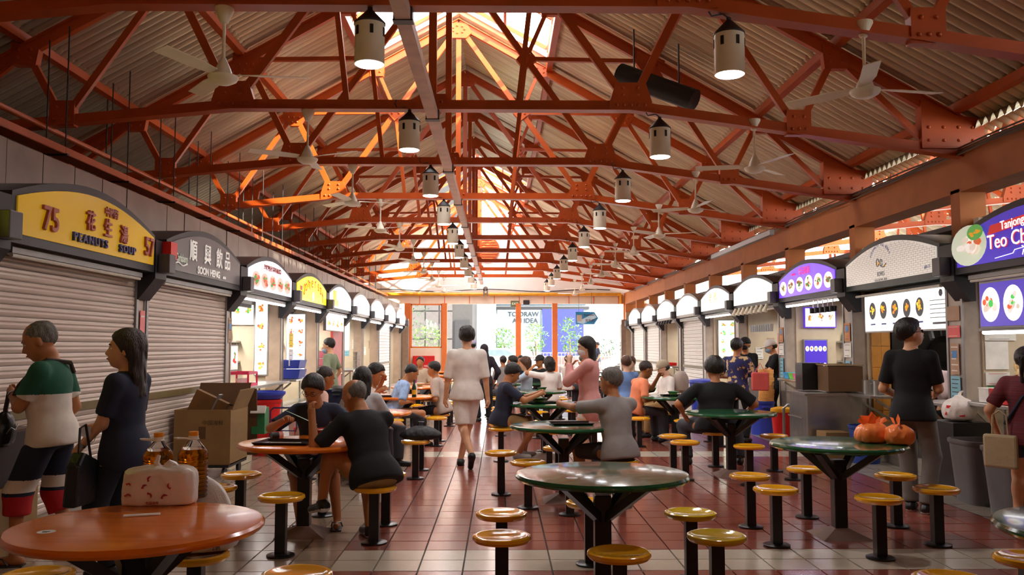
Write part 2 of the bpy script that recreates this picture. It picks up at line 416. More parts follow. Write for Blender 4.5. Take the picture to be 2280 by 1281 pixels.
# second conduit rail and sprinkler line up left
tr = thing('cable_tray', 'long orange-brown cable tray hanging above the left-hand stalls', 'cable tray', (-4.62, 0, 3.5))
MB().box((0, 18, 0), (.2, 34, .02)).box((-.1, 18, .03), (.012, 34, .07)).box((.1, 18, .03), (.012, 34, .07)).build('tray', steel_red, tr)
y = 4.5
while y < 34: MB().cyl((.1, y, .0), (.1, y, 1.35), .008, n=6).cyl((-.1, y, 0), (-.1, y, 1.2), .008, n=6).box((0, y, -.015), (.26, .04, .02)).build('hanger_rod', dark_m, tr); y += 1.5
sp = thing('water_pipe', 'orange pipe running along the hall above the left cable tray', 'pipe', (-5.1, 0, 3.95))
MB().cyl((0, 3, 0), (0, 35, 0), .035, n=10).build('pipe', steel_red, sp, True)
y = 5.2
while y < 34: MB().cyl((0, y, 0), (0, y, .75), .01, n=6).build('hanger_rod', dark_m, sp); y += 3
cb = thing('cable_bundle', 'bundle of grey cables clipped along the top of the right-hand beam', 'cable', (5.22, 0, 3.7))
for i in range(4):
    random.seed(i); MB().tube([(-.015 * i, 2 + j * .7, .05 - .03 * i + random.uniform(-.012, .012)) for j in range(48)], .011, 5).build('cable', mat('cable_grey', '6e6258', .6), cb, True)
# ---------------- end wall ----------------
we = struct('wall_end')
cols_x = [-6.5, -3.9, -2.35, .76, 2.3, 5.34]
gable = [(-6.7, 3.45), (X0 - 6.0, 4.1), (X0 - 1.6, 6.75), (X0 + 1.6, 6.75), (X0 + 6.0, 4.1), (6.2, 3.45)]
gp = [(-6.7, 3.6), (6.2, 3.6), (6.2, 4.0), (X0 + 1.7, 6.9), (X0, 7.0), (X0 - 1.7, 6.9), (-6.7, 4.2)]
MB().prism(gp, (YEND, YEND + .15), lambda u, v, w_: (u, w_, v)).build('gable', whitewall, we)
b = MB()
MB().span((-6.7, YEND - .02, 3.28), (6.2, YEND + .2, 3.62)).build('header', cream, we)
for x in range(9): MB().box((-3.4 + x * 1.05, YEND - .03, 3.45), (.03, .02, .34)).build('joint_strip', orange_paint, we)
for i, x in enumerate(cols_x):
    MB().box((x, YEND, 1.65), (.26 if i in (1, 5) else .22, .26, 3.3)).build('column', orange_paint, we)
MB().span((-3.8, YEND - .05, 0), (-2.45, YEND + .05, 1.42)).build('low_panel', cream, we)
MB().span((5.4, YEND - .05, 0), (8, YEND + .05, 3.3)).build('side_panel', brown_conc, we)
MB().span((-6.5, YEND - .05, 0), (-4.0, YEND + .05, 2.3)).build('side_panel', cream, we)
wn = struct('window_1')
g = MB().span((-3.75, YEND, 1.46), (-2.46, YEND + .01, 3.26)).build('window_pane', mat('clear_glass', (1, 1, 1), .02, 0, 0, trans=1), wn)
fr = MB()
for (a, c) in (((-3.77, 1.42), (-2.44, 1.48)), ((-3.77, 3.22), (-2.44, 3.28)), ((-3.77, 1.42), (-3.72, 3.28)), ((-2.5, 1.42), (-2.44, 3.28))):
    fr.span((a[0], YEND - .04, a[1]), (c[0], YEND + .04, c[1]))
fr.build('window_frame', orange_paint, wn)
yp = thing('gas_pipe', 'yellow pipe fixed across the end wall above the doorways', 'pipe', (0, YEND - .1, 3.68))
MB().cyl((-6, 0, 0), (5.1, 0, 0), .07, n=12).cyl((5.1, 0, 0), (5.1, 0, -.4), .07, n=12).build('pipe', mat('yellow_pipe', 'e8a628', .4), yp, True)
gc = thing('wall_cable', 'dark cable sagging along the end wall above the yellow pipe', 'cable', (0, YEND - .06, 3.85))
MB().tube([(-6 + i * .56, 0, .05 * math.sin(i * .8)) for i in range(20)], .02, 5).build('cable', dark_m, gc)
vn = thing('louvre_vent', 'round orange louvred vent high on the white gable', 'vent', (-.55, YEND - .04, 5.6))
MB().cyl((0, 0, 0), (0, -.06, 0), .52, n=28).build('frame', steel_red, vn)
for i in range(9):
    z = -.4 + i * .1; w2 = math.sqrt(max(.01, .46 ** 2 - z * z)); MB().box((0, -.08, z), (2 * w2, .05, .035)).build('slat', orange_paint, vn)
# fire cabinet
fc = thing('fire_hose_cabinet', 'red fire hose reel cabinet on the end wall panel', 'cabinet', (-3.2, YEND - .16, .62))
redm = mat('signal_red', 'd81f1f', .35)
wtx = mat('white_print', 'f2f0ec', .5, var=0)
MB().box((0, 0, 0), (.9, .2, .95)).build('door', redm, fc, bevel=.01)
text('FIRE\nHOSE REEL', .12, wtx, fc, (.12, -.105, -.02)); text('IN CASE OF FIRE', .05, wtx, fc, (.14, -.105, -.26))
MB().box((-.25, -.11, .05), (.1, .02, .3)).ball((-.25, -.12, -.22), (.06, .02, .07)).build('hose_emblem', mat('dull_red', '9c2a22', .5), fc)
ex = thing('exit_sign', 'green exit sign hanging over the middle doorway column', 'sign', (.62, YEND - .06, 3.28))
MB().box((0, 0, 0), (.36, .08, .26)).build('casing', mat('exit_grey', '6c7355', .5), ex); text('EXIT', .13, mat('exit_white', 'dfe8c8', .5, emit=.4), ex, (0, -.045, 0))
sx_ = thing('speaker_box', 'small dark speaker box above the middle doorway', 'speaker', (1.1, YEND - .09, 3.34))
MB().box((0, 0, 0), (.26, .14, .2)).build('casing', dark_m, sx_, bevel=.02)
fs_ = thing('floodlight', 'grey twin floodlight bracket on the yellow pipe', 'light', (-.62, YEND - .22, 3.75))
MB().box((-.07, 0, 0), (.06, .1, .3)).box((.07, 0, 0), (.06, .1, .3)).cyl((0, 0, .15), (0, -.05, .15), .1).build('bracket', grey_m, fs_)
# hanging arrow sign in the doorway
hs = thing('arrow_sign', 'blue arrow-shaped hanging sign in the right-hand doorway', 'sign', (3.33, 33.6, 2.58))
b = MB(); b.prism([(-.42, -.24), (.3, -.24), (.46, 0), (.3, .24), (-.42, .24)], (0, .03), lambda u, v, w_: (u, w_, v)); b.build('board', mat('sky_blue_print', '2f8fc4', .5), hs)
b = MB(); b.prism([(-.4, -.16), (-.15, -.23), (.4, .02), (.28, .18)], (-.004, 0), lambda u, v, w_: (u, w_, v)); b.build('swoosh', mat('pale_blue_print', 'bfe3f2', .5), hs)
MB().box((-.28, -.006, 0), (.2, .004, .24)).build('picture', mat('buff_print', 'c8b9a4', .5), hs)
text('Restroom', .1, mat('maroon_print', '5e1f25', .5), hs, (.1, -.01, .12)); text('洗手间', .12, mat('maroon_print', '5e1f25', .5), hs, (.12, -.01, -.1))
for x in (-.3, .2): MB().cyl((x, .01, .24), (x, .01, 1.0), .006, n=5).build('wire', dark_m, hs)
# ---------------- lamps and fans ----------------
lamp_glow = mat('lamp_glow', (.95, .93, 1), .5, var=0, emit=22)
lamp0 = thing('pendant_lamp', 'x', 'lamp', (0, 0, 0), 0, 'pendant lamps under the trusses')
MB().lathe([(.112, -.32), (.118, -.32), (.118, 0), (.112, 0)], 24, (0, 0, -.14)).build('shade', ivory, lamp0, True)
MB().lathe([(.124, -.14), (.124, -.128), (.02, -.02), (.02, 0), (0, 0)], 24).build('cone_cap', dark_m, lamp0, True)
b = MB()
for i in range(6):
    a = i * math.pi / 3 + .26
    for j in range(5):
        t = a + (j - 2) * .045; b.box((.119 * math.sin(t), -.119 * math.cos(t), -.21), (.005, .008, .07), rz=t)
tag(b.build('vent_slots', black_m, lamp0), kind='stuff')
MB().lathe([(0, -.468), (.104, -.466), (.108, -.461), (0, -.461)], 24).build('lens', lamp_glow, lamp0)
MB().tube([(0, 0, 0), (-.05, 0, .03), (-.14, 0, .01), (-.17, 0, .06), (-.15, 0, .1)], .007, 5).build('lead', black_m, lamp0)
spot_d = bpy.data.lights.new('lamp_bulb', 'SPOT'); spot_d.energy = 42; spot_d.spot_size = R(150); spot_d.shadow_soft_size = .1; spot_d.color = (1, .93, .88)
used = False
for k, y in enumerate(YT):
    for x, side in ((-1.03, 'left'), (1.81, 'right')):
        top = 4.17 if x < 1.4 else 4.10
        rowy = y - .02
        lb = '%s lamp of the %s-hand row, ivory pendant shade with a black cone cap' % (ORD[k], side)
        if not used: o = lamp0; o.location = (x, rowy, top); o['label'] = lb; used = True
        else: o = dup(lamp0, (x, rowy, top), label=lb, rz=random.uniform(-.4, .4))
        sp_ = bpy.data.objects.new('lamp_bulb', spot_d); COL.objects.link(sp_); sp_.parent = o; sp_.location = (0, 0, -.5); sp_['kind'] = 'helper'

fan0 = thing('ceiling_fan', 'x', 'fan', (0, 0, 0), 0, 'ceiling fans under the trusses')
MB().lathe([(.014, -.13), (.03, -.125), (.075, -.02), (.072, 0), (0, 0)], 18).build('canopy', ivory, fan0, True)
MB().cyl((0, 0, -.12), (0, 0, -.42), .013, n=10).build('downrod', ivory, fan0, True)
MB().lathe([(0, -.62), (.06, -.615), (.105, -.59), (.118, -.565), (.118, -.555), (.075, -.55), (.06, -.5), (.02, -.41), (0, -.41)], 24).build('motor', ivory, fan0, True)
for i in range(3):
    a = i * 2 * math.pi / 3; b = MB(); n = 6; vs = []
    for j in range(n + 1):
        r = .1 + .56 * j / n; w2 = .032 + .03 * min(1, j / 2)
        for sgn in (-1, 1): vs += [(r, sgn * w2, .012 * sgn + .003), (r, sgn * w2, .012 * sgn - .003)]
    fs = []
    for j in range(n):
        o_ = j * 4; fs += [(o_, o_ + 2, o_ + 6, o_ + 4), (o_ + 1, o_ + 5, o_ + 7, o_ + 3), (o_, o_ + 4, o_ + 5, o_ + 1), (o_ + 2, o_ + 3, o_ + 7, o_ + 6)]
    fs += [(0, 1, 3, 2), (n * 4, n * 4 + 2, n * 4 + 3, n * 4 + 1)]
    b.T = Matrix.Translation((0, 0, -.54)) @ Matrix.Rotation(a, 4, 'Z'); b.add(vs, fs); b.build('blade', ivory, fan0)
used = False
for k, y in enumerate(YT):
    for x, side in ((-2.18, 'left'), (2.89, 'right')):
        top = 4.17 if x < 0 else 4.17 - .14 * .64
        lb = '%s ceiling fan of the %s-hand row, three ivory blades on a downrod' % (ORD[k], side)
        rz = random.uniform(0, 2)
        if k == 0: rz = .12 if x < 0 else .2
        if not used: o = fan0; o.location = (x, y, top); o.rotation_euler.z = rz; o['label'] = lb; used = True
        else: dup(fan0, (x, y, top), rz, lb)

# ---------------- tables ----------------
tab_green = mat('green_laminate', '1f5a38', .14, 0, .15, 5, coat=.4)
tab_green_top = mat('green_table_top', '94b692', .2, 0, .12, 4, coat=.3)
tab_or = mat('orange_laminate', 'e87818', .2, 0, .12, 2.5, coat=.2, stretch=(1, 6, 1))
amber = mat('amber_stool', 'f9b01a', .12, 0, .1, 5, coat=.8)
yellow = mat('yellow_stool', 'e3c31c', .12, 0, .1, 5, coat=.8)
paint_bl = mat('black_column_paint', '18191a', .32, 0, .15, 8)
concr = mat('concrete_foot', '8a6f62', .8, 0, .2, 6, .1)
def make_table(color):
    t = thing('round_table', 'x', 'table', (0, 0, 0))
    rim, top = (tab_or, tab_or) if color == 'orange' else (tab_green, tab_green_top)
    prof = [(0, -.03), (.48, -.03), (.515, -.028), (.528, -.014), (.528, -.004), (.518, .008), (.505, .010), (.50, .006), (.0, .006)]
    MB().lathe(prof[:7], 72, (0, 0, .722)).build('rim', rim, t, True)
    MB().lathe([(.503, .0), (.503, .0075), (0, .0075)], 64, (0, 0, .722)).build('tabletop', top, t, True)
    MB().box((0, 0, .30), (.10, .10, .60)).build('column', paint_bl, t, bevel=.006)
    for i in range(4):
        a = math.pi / 4 + i * math.pi / 2; c, s = math.cos(a), math.sin(a)
        MB().beam((c * .03, s * .03, .46), (c * .34, s * .34, .685), .055, .05).build('strut', paint_bl, t)
    MB().box((0, 0, .684), (.62, .62, .015), rz=math.pi / 4).build('support_plate', paint_bl, t)
    MB().add([(-.2, -.2, 0), (.2, -.2, 0), (.2, .2, 0), (-.2, .2, 0), (-.05, -.05, .07), (.05, -.05, .07), (.05, .05, .07), (-.05, .05, .07)],
             [(0, 1, 5, 4), (1, 2, 6, 5), (2, 3, 7, 6), (3, 0, 4, 7), (4, 5, 6, 7), (3, 2, 1, 0)]).build('foot', concr, t)
    return t
def make_stool(m):
    t = thing('round_stool', 'x', 'stool', (0, 0, 0))
    MB().lathe([(0, -.035), (.12, -.035), (.155, -.028), (.168, -.012), (.165, .004), (.152, .010), (.138, .008), (.12, -.001), (0, -.006)], 40, (0, 0, .425)).build('seat', m, t, True)
    MB().box((0, 0, .2), (.075, .075, .39)).build('column', paint_bl, t, bevel=.004)
    MB().lathe([(0, 0), (.1, 0), (.1, .012), (.085, .018), (.045, .022), (0, .022)], 24).build('base_flange', paint_bl, t, True)
    return t
tg, to = make_table('green'), make_table('orange')
sa, sy_ = make_stool(amber), make_stool(yellow)
usedset = set()
def place(proto, loc, label, rz=0):
    if proto.name not in usedset:
        usedset.add(proto.name); proto.location = loc; proto.rotation_euler.z = rz; proto['label'] = label; return proto
    return dup(proto, loc, rz, label)
SEATS = [('front', 0, -.74), ('front left', -.61, -.34), ('rear left', -.61, .34), ('rear', 0, .74), ('rear right', .61, .34), ('front right', .61, -.34)]
TABLES = {}
for (row, cx, cy, color, n) in (('left', -1.57, 3.87, 'orange', 8), ('middle', .62, 5.36, 'green', 7), ('right', 2.69, 3.74, 'green', 8)):
    for k in range(n):
        y = cy + 3.24 * k; TABLES[(row, k)] = (cx, y)
        place(tg if color == 'green' else to, (cx, y, 0), '%s round %s table of the %s row' % (ORD[k], color, row), .0 if row != 'left' else 0)
        for (nm, dx, dy) in SEATS:
            if row == 'middle' and k == 1 and nm == 'front left': dx, dy = -.36, -.40
            if row == 'middle' and k == 1 and nm == 'front right': dx, dy = .52, -.32
            if y + dy < 3.3 or (row == 'left' and k == 0 and nm in ('front', 'front left')): continue
            ylw = row == 'middle' and k == 0 and 'right' in nm or row == 'right' and k == 1 and nm == 'front left' and False
            place(sy_ if ylw else sa, (cx + dx, y + dy, 0), '%s stool, %s seat at the %s %s table of the %s row' % ('yellow' if ylw else 'amber', nm, ORD[k], color, row))
# seat discs / stickers
def zpt(px, py, z): return at(px, py, z)
st = thing('table_sticker', 'small round white sticker at the left edge of the front orange table', 'sticker', zpt(103, 1185, .732))
MB().lathe([(0, 0), (.036, 0), (.036, .0012), (0, .0012)], 24).build('disc', mat('white_sticker', 'e9e6e0', .5), st)
MB().box((0, 0, .0016), (.03, .012, .0006)).box((0, -.014, .0016), (.02, .004, .0006)).build('print', dark_m, st)
st = thing('table_sticker', 'small round white sticker on the front green table', 'sticker', zpt(1273, 1065, .732))
MB().lathe([(0, 0), (.036, 0), (.036, .0012), (0, .0012)], 24).build('disc', mat('white_sticker', 'e9e6e0', .5), st)
MB().box((0, 0, .0016), (.03, .012, .0006)).build('print', redm, st)
ns = thing('napkin_packet', 'slim white wrapped napkin lying on the front orange table', 'napkin', zpt(316, 1149, .732), R(18))
MB().box((0, 0, .004), (.155, .035, .007)).build('wrapper', mat('white_plastic', 'f0eee8', .35), ns, bevel=.002)

# ---------------- items on the front orange table ----------------
oil_m = mat('cooking_oil', 'e08a10', .05, 0, 0, trans=.85)
oil_m.node_tree.nodes['Principled BSDF'].inputs['IOR'].default_value = 1.3
pet_m = mat('clear_bottle', (.95, .95, .95), .04, 0, 0, trans=1)
pet_m.node_tree.nodes['Principled BSDF'].inputs['IOR'].default_value = 1.12
white_pl = mat('white_plastic', 'f0eee8', .35)
def oil_bottle(px, py, lb, rz):
    t = thing('oil_bottle', lb, 'bottle', zpt(px, py, .7305), rz)
    prof = [(.0, .002), (.068, .002), (.074, .012)]
    z = .012
    for i in range(9):
        prof += [(.074, z), (.0725, z + .005), (.069, z + .009), (.069, z + .012), (.0735, z + .017)]; z += .02
    prof += [(.074, .215), (.068, .235), (.03, .285), (.024, .29), (.024, .31), (0, .31)]
    MB().lathe(prof, 12, sx=1, sy=1).build('bottle_body', pet_m, t, True)
    p2 = [(max(0, r - .003), zz) for r, zz in prof if zz < .236] + [(.055, .245), (0, .245)]
    MB().lathe(p2, 12).build('oil', oil_m, t, True)
    MB().lathe([(.024, .292), (.025, .292), (.025, .312), (.0, .312)], 16).build('cap_collar', white_pl, t, True)
    MB().lathe([(.024, .312), (.024, .333), (.0, .333)], 16).build('cap', mat('orange_cap', 'f09a12', .4), t, True)
    pts = [(.026 * math.cos(a), .026 * math.sin(a), .296) for a in [i * math.pi / 4 for i in range(9)]]
    MB().tube(pts, .004, 5).tube([(-.024, .01, .297), (-.075, .018, .3), (-.092, 0, .302), (-.075, -.018, .3), (-.024, -.01, .297)], .0045, 5).build('carry_handle', white_pl, t, True)
    return t
oil_bottle(350, 1113, 'left oil bottle with an orange cap behind the white bag', 0)
oil_bottle(428, 1108, 'right oil bottle with an orange cap, golden oil and ribbed sides', .2)
def lumpy(name, profile, mats, parent, n=40, fold=.05, seed=1, sx=1, sy=1, square=0, loc=(0, 0, 0), kf=7):
    """soft bag: closed lofted shape with vertical folds; profile = [(r, z)]"""
    rnd = random.Random(seed); ph = [rnd.uniform(0, 6.28) for _ in range(6)]
    b = MB(); vs = []; k = len(profile)
    for i, (r, z) in enumerate(profile):
        for j in range(n):
            t = 2 * math.pi * j / n
            c, s = math.cos(t), math.sin(t)
            if square:
                q = (abs(c) ** square + abs(s) ** square) ** (-1 / square); 
            else: q = 1
            w_ = 1 + fold * (math.sin(kf * t + ph[0] + z * 9) * .5 + math.sin((kf * 2 + 1) * t + ph[1] - z * 14) * .3 + math.sin(3 * t + ph[2] + z * 20) * .5) * (.3 + i / k)
            vs.append((r * q * c * w_ * sx, r * q * s * w_ * sy, z + .006 * math.sin(5 * t + ph[3]) * (i / k)))
    fs = [(i * n + j, i * n + (j + 1) % n, (i + 1) * n + (j + 1) % n, (i + 1) * n + j) for i in range(k - 1) for j in range(n)]
    fs += [tuple(range(n - 1, -1, -1)), tuple(range((k - 1) * n, k * n))]
    b.add(vs, fs); o = b.build(name, mats, parent, True, loc=loc)
    md = o.modifiers.new('sub', 'SUBSURF'); md.levels = 1; md.render_levels = 2 if fold > .06 else 1
    tx = bpy.data.textures.get('crumple') or bpy.data.textures.new('crumple', 'CLOUDS'); tx.noise_scale = .045; tx.noise_depth = 2
    dm = o.modifiers.new('crumple', 'DISPLACE'); dm.texture = tx; dm.strength = .014 if fold > .06 else .014; dm.mid_level = .5; dm.texture_coords = 'GLOBAL'; return o
bag_w = mat('thin_white_bag', 'eadfd6', .32, 0, .05, 20, .25, bscale=14)
bg_ = thing('carrier_bag', 'white plastic bag with red prawn prints on the front orange table', 'bag', zpt(357, 1122, .7295), R(3))
lumpy('bag_body', [(.15, .0), (.153, .006), (.153, .07), (.150, .13), (.146, .158), (.12, .176), (.05, .186)], [bag_w], bg_, 56, .035, 3, 1.12, .55, 5)
b = MB()
b.tube([(-.01, 0, .17), (-.02, -.01, .2), (-.012, 0, .235)], [.02, .014, .009], 8).tube([(.02, 0, .17), (.045, .0, .2), (.06, .01, .19), (.09, .0, .165)], [.02, .016, .014, .012], 8)
b.build('bag_handle', bag_w, bg_, True)
prawn = mat('prawn_red', 'b02437', .5)
for (u, v, a, sc_) in ((-.125, .045, .3, 1.1), (-.045, .09, .9, 1), (-.03, .05, -.6, 1), (-.02, .13, 1.5, 1), (.05, .04, .8, 1.15), (.075, .1, 2.2, 1), (-.125, .1, 0, .8)):
    b = MB(); pts = [(.014 * sc_ * math.cos(a + t), -.0, .014 * sc_ * math.sin(a + t)) for t in (0, .45, .9, 1.35, 1.9, 2.4)]
    sl = .0 + .06 * max(0, v - .05)
    b.tube(pts, [.001, .003, .0045, .005, .003, .006], 6)
    b.build('prawn_print', prawn, bg_, True, loc=(u, -.0875 + sl * .1, v))
text('中国海鲜', .016, prawn, bg_, (-.01, -.0905, .018), ext=.001)
# rice sack on rear stool of front orange table
rs = thing('rice_sack', 'white woven rice sack leaning on the amber stool behind the front orange table', 'sack', (TABLES[('left', 0)][0] - .04, TABLES[('left', 0)][1] + .79, .43), R(12))
lumpy('sack_body', [(.15, 0), (.2, .02), (.205, .08), (.185, .16), (.165, .25), (.12, .34), (.06, .39)], [mat('white_sack', 'e6e2da', .6, 0, .04, 30, .2)], rs, 40, .05, 8, 1.15, .55, 3)
b = MB().box((.03, -.104, .05), (.06, .003, .04)).box((.1, -.101, .06), (.05, .003, .04)); b.build('label_print', mat('label_grey', '7d8590', .5), rs)
text('2.01', .025, dark_m, rs, (.13, -.1, .03))
# ---------------- people: smooth implicit bodies meshed by surface nets ----------------
def V3(*a): return np.array(a, float)
class Field:
    def __init__(s, lo, hi, h):
        s.h = h; s.lo = np.array(lo, float); s.n = np.ceil((np.array(hi) - s.lo) / h).astype(int) + 1
        s.F = np.full(s.n, 1.0, np.float32)
        s.ax = [s.lo[i] + h * np.arange(s.n[i]) for i in range(3)]
    def _sub(s, a, b):
        i0 = np.maximum(0, np.floor((a - s.lo) / s.h).astype(int)); i1 = np.minimum(s.n, np.ceil((b - s.lo) / s.h).astype(int) + 1)
        if np.any(i1 <= i0): return None
        sl = tuple(slice(i0[i], i1[i]) for i in range(3))
        X = np.stack(np.meshgrid(*[s.ax[i][sl[i]] for i in range(3)], indexing='ij'), -1); return sl, X
    def smin(s, sl, d, k):
        f = s.F[sl]
        h = np.clip(.5 + .5 * (f - d) / k, 0, 1); s.F[sl] = f * (1 - h) + d * h - k * h * (1 - h)
    def cap(s, a, b, ra, rb, k=.02, cuts=(), flat=1.0, fdir=None):
        a = np.array(a, float); b = np.array(b, float); r = max(ra, rb) + k + s.h * 2
        g = s._sub(np.minimum(a, b) - r, np.maximum(a, b) + r)
        if g is None: return
        sl, X = g; ab = b - a; t = np.clip(((X - a) @ ab) / max(ab @ ab, 1e-9), 0, 1)
        D = X - a - t[..., None] * ab
        if fdir is not None:
            fd = np.array(fdir, float); fd /= np.linalg.norm(fd); c = D @ fd; D = D + (1 / flat - 1) * c[..., None] * fd
        d = np.sqrt((D ** 2).sum(-1)) - (ra + (rb - ra) * t)
        for (p, nn) in cuts:
            nn = np.array(nn, float); nn /= np.linalg.norm(nn); d = np.maximum(d, (X - np.array(p)) @ nn)
        s.smin(sl, d, k)
    def ell(s, c, r, k=.02, M=None, cuts=()):
        c = np.array(c, float); r = np.array(r, float); rm = r.max() + k + 2 * s.h
        g = s._sub(c - rm, c + rm)
        if g is None: return
        sl, X = g; D = X - c
        if M is not None: D = D @ M
        q = np.sqrt(((D / r) ** 2).sum(-1)); q2 = np.sqrt(((D / r ** 2) ** 2).sum(-1)) + 1e-6
        d = q * (q - 1) / q2
        for (p, nn) in cuts:
            nn = np.array(nn, float); nn /= np.linalg.norm(nn); d = np.maximum(d, (X - np.array(p)) @ nn)
        s.smin(sl, d, k)
    def cutall(s, p, nn):
        nn = np.array(nn, float); nn /= np.linalg.norm(nn)
        X = np.stack(np.meshgrid(*s.ax, indexing='ij'), -1); s.F = np.maximum(s.F, (X - np.array(p)) @ nn)
    def mesh(s):
        F = s.F; S = F < 0; n = F.shape
        F[0], F[-1] = .5, .5; F[:, 0], F[:, -1] = .5, .5; F[:, :, 0], F[:, :, -1] = .5, .5; S = F < 0
        cs = np.zeros((n[0] - 1, n[1] - 1, n[2] - 1), np.int8)
        for i in (0, 1):
            for j in (0, 1):
                for k in (0, 1): cs += S[i:n[0] - 1 + i, j:n[1] - 1 + j, k:n[2] - 1 + k]
        act = (cs > 0) & (cs < 8); idx = -np.ones(act.shape, int); cells = np.argwhere(act); idx[act] = np.arange(len(cells))
        acc = np.zeros((len(cells), 3)); cnt = np.zeros(len(cells))
        crn = [(i, j, k) for i in (0, 1) for j in (0, 1) for k in (0, 1)]
        for a in crn:
            for ax in range(3):
                if a[ax]: continue
                b = list(a); b[ax] = 1
                fa = F[cells[:, 0] + a[0], cells[:, 1] + a[1], cells[:, 2] + a[2]]; fb = F[cells[:, 0] + b[0], cells[:, 1] + b[1], cells[:, 2] + b[2]]
                m = (fa < 0) != (fb < 0); t = fa / (fa - fb + 1e-12)
                p = np.tile(np.array(a, float), (len(cells), 1)); p[:, ax] += t
                acc[m] += p[m]; cnt[m] += 1
        P = (cells + acc / cnt[:, None]) * s.h + s.lo
        quads = []
        for ax in range(3):
            sh = [slice(None)] * 3; sh2 = [slice(None)] * 3; sh[ax] = slice(0, -1); sh2[ax] = slice(1, None)
            A = S[tuple(sh)]; B = S[tuple(sh2)]; e = np.argwhere(A != B)
            o1, o2 = [(1, 2), (2, 0), (0, 1)][ax]
            e = e[(e[:, o1] > 0) & (e[:, o2] > 0) & (e[:, o1] < n[o1] - 1) & (e[:, o2] < n[o2] - 1)]
            def I(d1, d2):
                q = e.copy(); q[:, o1] -= d1; q[:, o2] -= d2; return idx[q[:, 0], q[:, 1], q[:, 2]]
            Q = np.stack([I(0, 0), I(1, 0), I(1, 1), I(0, 1)], 1); ina = A[e[:, 0], e[:, 1], e[:, 2]]
            Q[~ina] = Q[~ina][:, ::-1]; quads.append(Q)
        return P, np.concatenate(quads)
def net_obj(name, fld, mats, parent, extra=None, bands=None, smooth_it=1):
    P, Q = fld.mesh()
    if len(P) == 0: return None
    for _ in range(smooth_it):
        acc = np.zeros_like(P); c = np.zeros(len(P))
        for i in range(4):
            a, b = Q[:, i], Q[:, (i + 1) % 4]; np.add.at(acc, a, P[b]); np.add.at(c, a, 1)
        P = P * .5 + .5 * acc / np.maximum(c, 1)[:, None]
    v = [tuple(p) for p in P]; f = [tuple(q) for q in Q.tolist()]
    if extra is not None: o = len(v); v += extra.v; f += [tuple(o + i for i in q) for q in extra.f]
    me = bpy.data.meshes.new(name); me.from_pydata(v, [], f)
    if not isinstance(mats, (list, tuple)): mats = [mats]
    for m in mats: me.materials.append(m)
    me.polygons.foreach_set('use_smooth', [True] * len(me.polygons))
    if bands:
        mi = []
        for q in f:
            c = [sum(v[i][a] for i in q) / len(q) for a in range(3)]; mi.append(bands(c))
        me.polygons.foreach_set('material_index', mi)
    o = bpy.data.objects.new(name, me); COL.objects.link(o); o.parent = parent; return o
def ik(a, c, l1, l2, pole):
    a = V3(*a); c = V3(*c); d = c - a; L = np.linalg.norm(d); m = (l1 + l2) * .999
    if L > m: c = a + d / L * m; d = c - a; L = m
    u = d / L; x = (l1 ** 2 - l2 ** 2 + L ** 2) / (2 * L); h = math.sqrt(max(0, l1 ** 2 - x ** 2))
    p = V3(*pole); p = p - u * (p @ u); p /= max(np.linalg.norm(p), 1e-6); return a + u * x + p * h, c

def skinm(n, c): return mat('skin_' + n, c, .5, 0, .06, 12)
SK = dict(tan=skinm('tan', 'b5764a'), light=skinm('light', 'd9a27c'), brown=skinm('brown', '9a6238'), fair=skinm('fair', 'e2b596'))
HR = dict(black=mat('hair_black', '15110f', .35, 0, .3, 40, .5, stretch=(1, 1, .15)), grey=mat('hair_grey', '6b6660', .5, 0, .35, 60, .5, stretch=(1, 1, .3)),
          brown=mat('hair_brown', '4a2c18', .35, 0, .3, 40, .5, stretch=(1, 1, .15)), dark=mat('hair_dark', '2a1c14', .35, 0, .4, 40, .6, stretch=(1, 1, .12)))
def cloth(name, c, **k): return mat('cloth_' + name, c, .85, 0, .1, 9, .12, bscale=16, **k)
eye_w = mat('eye_white', 'e8e4de', .2, var=0); iris = mat('iris', '1a0f0a', .1, var=0); lip = mat('lips', '9c5448', .4); shoe_sole = mat('shoe_sole', 'd8d8d6', .5)

